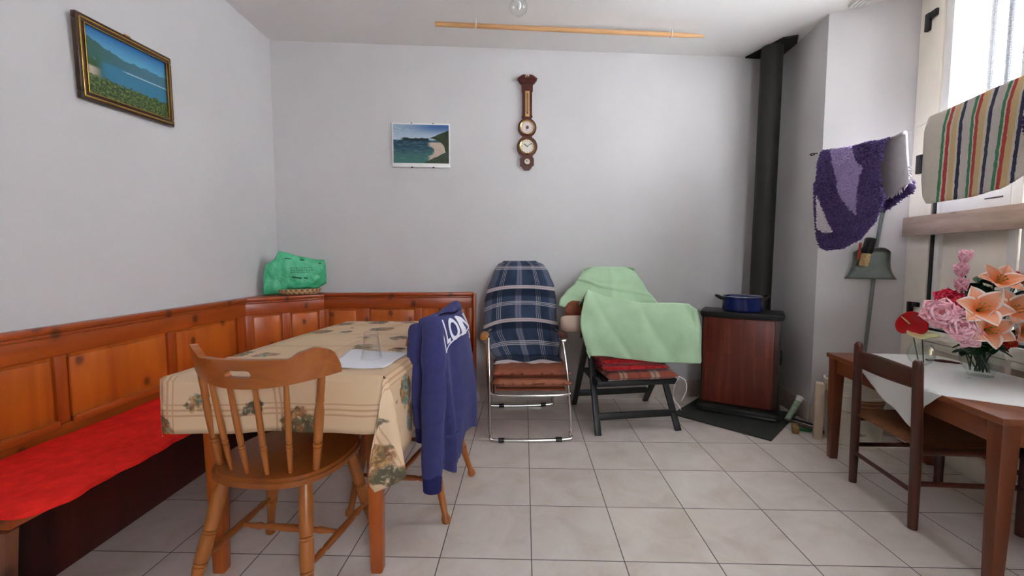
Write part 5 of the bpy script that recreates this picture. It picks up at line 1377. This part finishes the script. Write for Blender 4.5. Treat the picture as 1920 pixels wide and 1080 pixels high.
flower('bud', 'pale pink silk rosebud, third from top beside the lily', fp_(1803, 545, 1.92), (-.5, -.4, .7), .07, rb(), gF)
flower('orr', 'orange and red silk flower right of the top lily', fp_(1912, 532, 1.95), (.2, -.7, .6), .065, rb(), gF)
flower('orr', 'red and yellow silk flower at the top right of the bouquet', fp_(1918, 508, 1.98), (.3, -.6, .7), .06, rb(), gF)
flower('orr', 'orange-red silk flower drooping right of the vase neck', fp_(1882, 636, 1.83), (.1, -.8, -.3), .055, rb(), gF)
flower('orr', 'orange-red silk flower low at the right edge of the bouquet', fp_(1915, 626, 1.85), (.3, -.8, -.1), .065, rb(), gF)
def leaf(b, c, d, up, L, W):
    d = Vector(d).normalized(); s = d.cross(Vector(up)).normalized(); n = s.cross(d)
    b.grid(lambda u, v: Vector(c) + d * (L * v) + s * ((2 * u - 1) * W * math.sin(math.pi * min(1, .06 + .94 * v)) ** .8) + n * (.15 * L * (2 * u - 1) ** 2 * .4 - .25 * L * v * v), 4, 8)
def sprig(lab, top, n, spread, base, L=.06):
    root = thing('leaf_sprig', lab, 'leaf sprig', tuple(base), 0, 'green leaf sprigs in the round vase'); b = MB(); top = Vector(top)
    for k in range(n):
        a = k * 2.4; dz = random.uniform(-.5, .8); leaf(b, top + Vector((0, 0, -.010 * (k % 5))), (math.cos(a), math.sin(a), dz), (0, 0, 1), L * random.uniform(.7, 1.2), L * spread)
    b.build('leaves', M_leaf, root, solid=.001, smooth=80); stem_tube(top, Vector(base), root, .0032)
sprig('dark green leaf sprig right under the lilies at the vase neck', fp_(1852, 636, 1.83), 22, .34, rb(), .075)
sprig('dark green leaf sprig at left of the vase neck', fp_(1822, 640, 1.85), 16, .34, rb(), .07)
sprig('dark green leaf sprig behind the top lily', fp_(1838, 528, 1.93), 18, .34, rb(), .075)
sprig('dark leaf sprig at right behind the lilies', fp_(1905, 552, 1.95), 16, .34, rb(), .08)
def heart(u, v, w, L):
    a = u * 2 * math.pi; return a
def anthurium(lab, c, d, upv, size, mat, base, spad):
    root = thing('anthurium', lab, 'flower', tuple(base), 0, 'anthuriums in the small glass bowl'); c = Vector(c); d = Vector(d).normalized(); s = Vector(upv).cross(d).normalized(); t = d.cross(s)
    b = MB()
    def f(u, v):
        a = u * 2 * math.pi; r = v
        x = .5 * math.sin(a) * (1 + .12 * math.cos(a)); y = .55 * math.cos(a) - (.12 if False else 0) - .16 * max(0, math.cos(a)) ** 10
        return c + s * (x * r * size * 1.1) + t * (y * r * size * -1.) + d * (.10 * size * r * r + .02 * size * math.sin(a * 2) * r)
    b.grid(f, 36, 8, cu=True); b.build('spathe', mat, root, solid=.0015, smooth=80)
    b = MB(); b.tube([c - s * .06 * size + d * .006, c - s * .2 * size + t * .14 * size + d * .012, c - s * .36 * size + t * .30 * size + d * .016], [.0035, .0038, .002], 8); b.build('spadix', plain('cream_spadix', (232, 190, 150), .5), root)
    stem_tube(c, Vector(base), root, .0025, Vector((0, 0, .0)))
M_anr = plain('glossy_red_spathe', (196, 18, 28), .25, var=.12)
M_any = plain('pale_yellow_green_spathe', (196, 198, 140), .4, var=.14, vscale=25)
anthurium('red silk anthurium in the small glass bowl', fp_(1708, 607, 2.10), (-.45, -.85, .05), (0, 0, 1), .115, M_anr, V2 + Vector((.0, .01, .012)), (.25, -.5))
anthurium('pale yellow-green silk anthurium in the small glass bowl', fp_(1729, 631, 2.05), (-.1, -.22, .95), (0, 1, .3), .112, M_any, V2 + Vector((.008, -.008, .012)), (.1, -.2))
b = MB(); b.tube([(2.15, 2.16, ZR + .011), (2.20, 2.12, ZR + .012), (2.245, 2.07, ZR + .011)], [.004, .008, .004], 8)
tag(b.build('wooden_stick', M_dark_x), 'short dark brown stick lying at the back of the white linen', 'stick')

# ================================================================== CEILING THINGS
cp = thing('wooden_pole', 'pale round wooden pole hung under the ceiling on two hooks', 'pole', (.4, 2.9, 2.66))
PA, PB = Vector((-.502, 2.857, 2.66)), Vector((1.318, 3.008, 2.66))
b = MB(); b.tube([PA, PA.lerp(PB, .005), PA.lerp(PB, .5), PA.lerp(PB, .93), PB], [.013, .0155, .0155, .0150, .009], 14); b.build('rod', M_pole, cp)
for t in (.146, .873):
    p = PA.lerp(PB, t); b = MB(); d = (PB - PA).normalized(); n = Vector((-d.y, d.x, 0))
    b.tube(smooth_path([p + n * .019 + Vector((0, 0, H - .002 - p.z)), p + n * .021 + Vector((0, 0, .02)), p + n * .020, p - Vector((0, 0, .0195)), p - n * .020, p - n * .016 + Vector((0, 0, .03))], 5), .0028, 8); b.build('hook', M_white, cp)
lb = thing('ceiling_lamp', 'small clear glass globe lamp on the ceiling at top of view', 'lamp', (.04, 2.66, H))
b = MB(); b.rev([(.0005, H - .001), (.032, H - .001), (.032, H - .012), (.022, H - .026), (.0005, H - .026)], (.04, 2.66, 0), 24, closed=True); b.build('base', M_white, lb)
b = MB(); b.rev([(.026, H - .020), (.048, H - .040), (.056, H - .065), (.050, H - .092), (.028, H - .110), (.0005, H - .115), (.0005, H - .112), (.026, H - .107), (.047, H - .091), (.053, H - .065), (.045, H - .042), (.024, H - .022)], (.04, 2.66, 0), 28, closed=True); b.build('glass_globe', M_glass, lb)
b = MB(); b.ball((.04, 2.66, H - .058), (.016, .016, .026), 14, 10); b.build('bulb', plain('frosted_bulb', (222, 220, 216), .3), lb)
b = MB()
rr0, rr1 = Vector((2.155, 2.755)), Vector((1.97, 1.2))
for o in (0,):
    d = (rr1 - rr0).normalized(); n = Vector((d.y, -d.x)) ; m = (rr0 + rr1) / 2; A = rotz(math.atan2(d.y, d.x)).to_3x3()
    for k, off in enumerate((-.036, -.012, .012, .036)):
        q = m + n * off; b.box((q.x, q.y, H - .010), ((rr1 - rr0).length, .012, .018), A, .002)
    b.box((m.x, m.y, H - .0025), ((rr1 - rr0).length, .09, .004), A, .001)
tag(b.build('curtain_rail', M_white), 'white grooved curtain rail on ceiling above the door recess', 'curtain rail')

# ================================================================== LIGHT, CAMERA
w = bpy.data.worlds.new('sky'); scene.world = w; w.use_nodes = True; nt = w.node_tree; nt.nodes.clear()
bg = nt.nodes.new('ShaderNodeBackground'); ow = nt.nodes.new('ShaderNodeOutputWorld'); nt.links.new(bg.outputs[0], ow.inputs[0])
bg.inputs[0].default_value = (.93, .96, 1, 1)
_tc = nt.nodes.new('ShaderNodeTexCoord'); _sx = nt.nodes.new('ShaderNodeSeparateXYZ'); nt.links.new(_tc.outputs['Generated'], _sx.inputs[0])
_mr = nt.nodes.new('ShaderNodeMapRange'); nt.links.new(_sx.outputs[0], _mr.inputs[0])     # the open sky is on the door side
for _i, _v in enumerate((-.2, .7, 8.0, 22.0)): _mr.inputs[_i + 1].default_value = _v
nt.links.new(_mr.outputs[0], bg.inputs[1])
def portal(name, loc, rot, sx, sy):
    l = bpy.data.lights.new(name, 'AREA'); l.shape = 'RECTANGLE'; l.size = sx; l.size_y = sy; l.cycles.is_portal = True
    o = bpy.data.objects.new(name, l); COL.objects.link(o); o.location = loc; o.rotation_euler = rot; return o
pd = DQ(SE / 2, -.30, 1.98); portal('daylight_door', pd, (R(90), 0, math.atan2(-DN.x, DN.y) + math.pi), 1.2, 1.5)
portal('fill_window_portal', ((WX0 + WX1) / 2, -1.93, (WZ0 + WZ1) / 2), (R(-90), 0, 0), .7, 1.15)  # sky portal for the added fill window behind the camera
cam = bpy.data.cameras.new('camera'); cam.sensor_width = 36; cam.sensor_fit = 'HORIZONTAL'; cam.lens = 36 * 790 / 1920; cam.clip_start = .02
co = bpy.data.objects.new('camera', cam); COL.objects.link(co); co.location = (0, 0, 1.13); co.rotation_euler = (R(90 - 3.9), 0, 0); scene.camera = co
vs_ = scene.view_settings
vs_.view_transform = 'Standard'; vs_.look = 'None'; vs_.gamma = 1; vs_.use_curve_mapping = False; vs_.exposure = 1.27
scene.cycles.use_denoising = True
scene.cycles.max_bounces = 10; scene.cycles.diffuse_bounces = 6; scene.cycles.transparent_max_bounces = 24
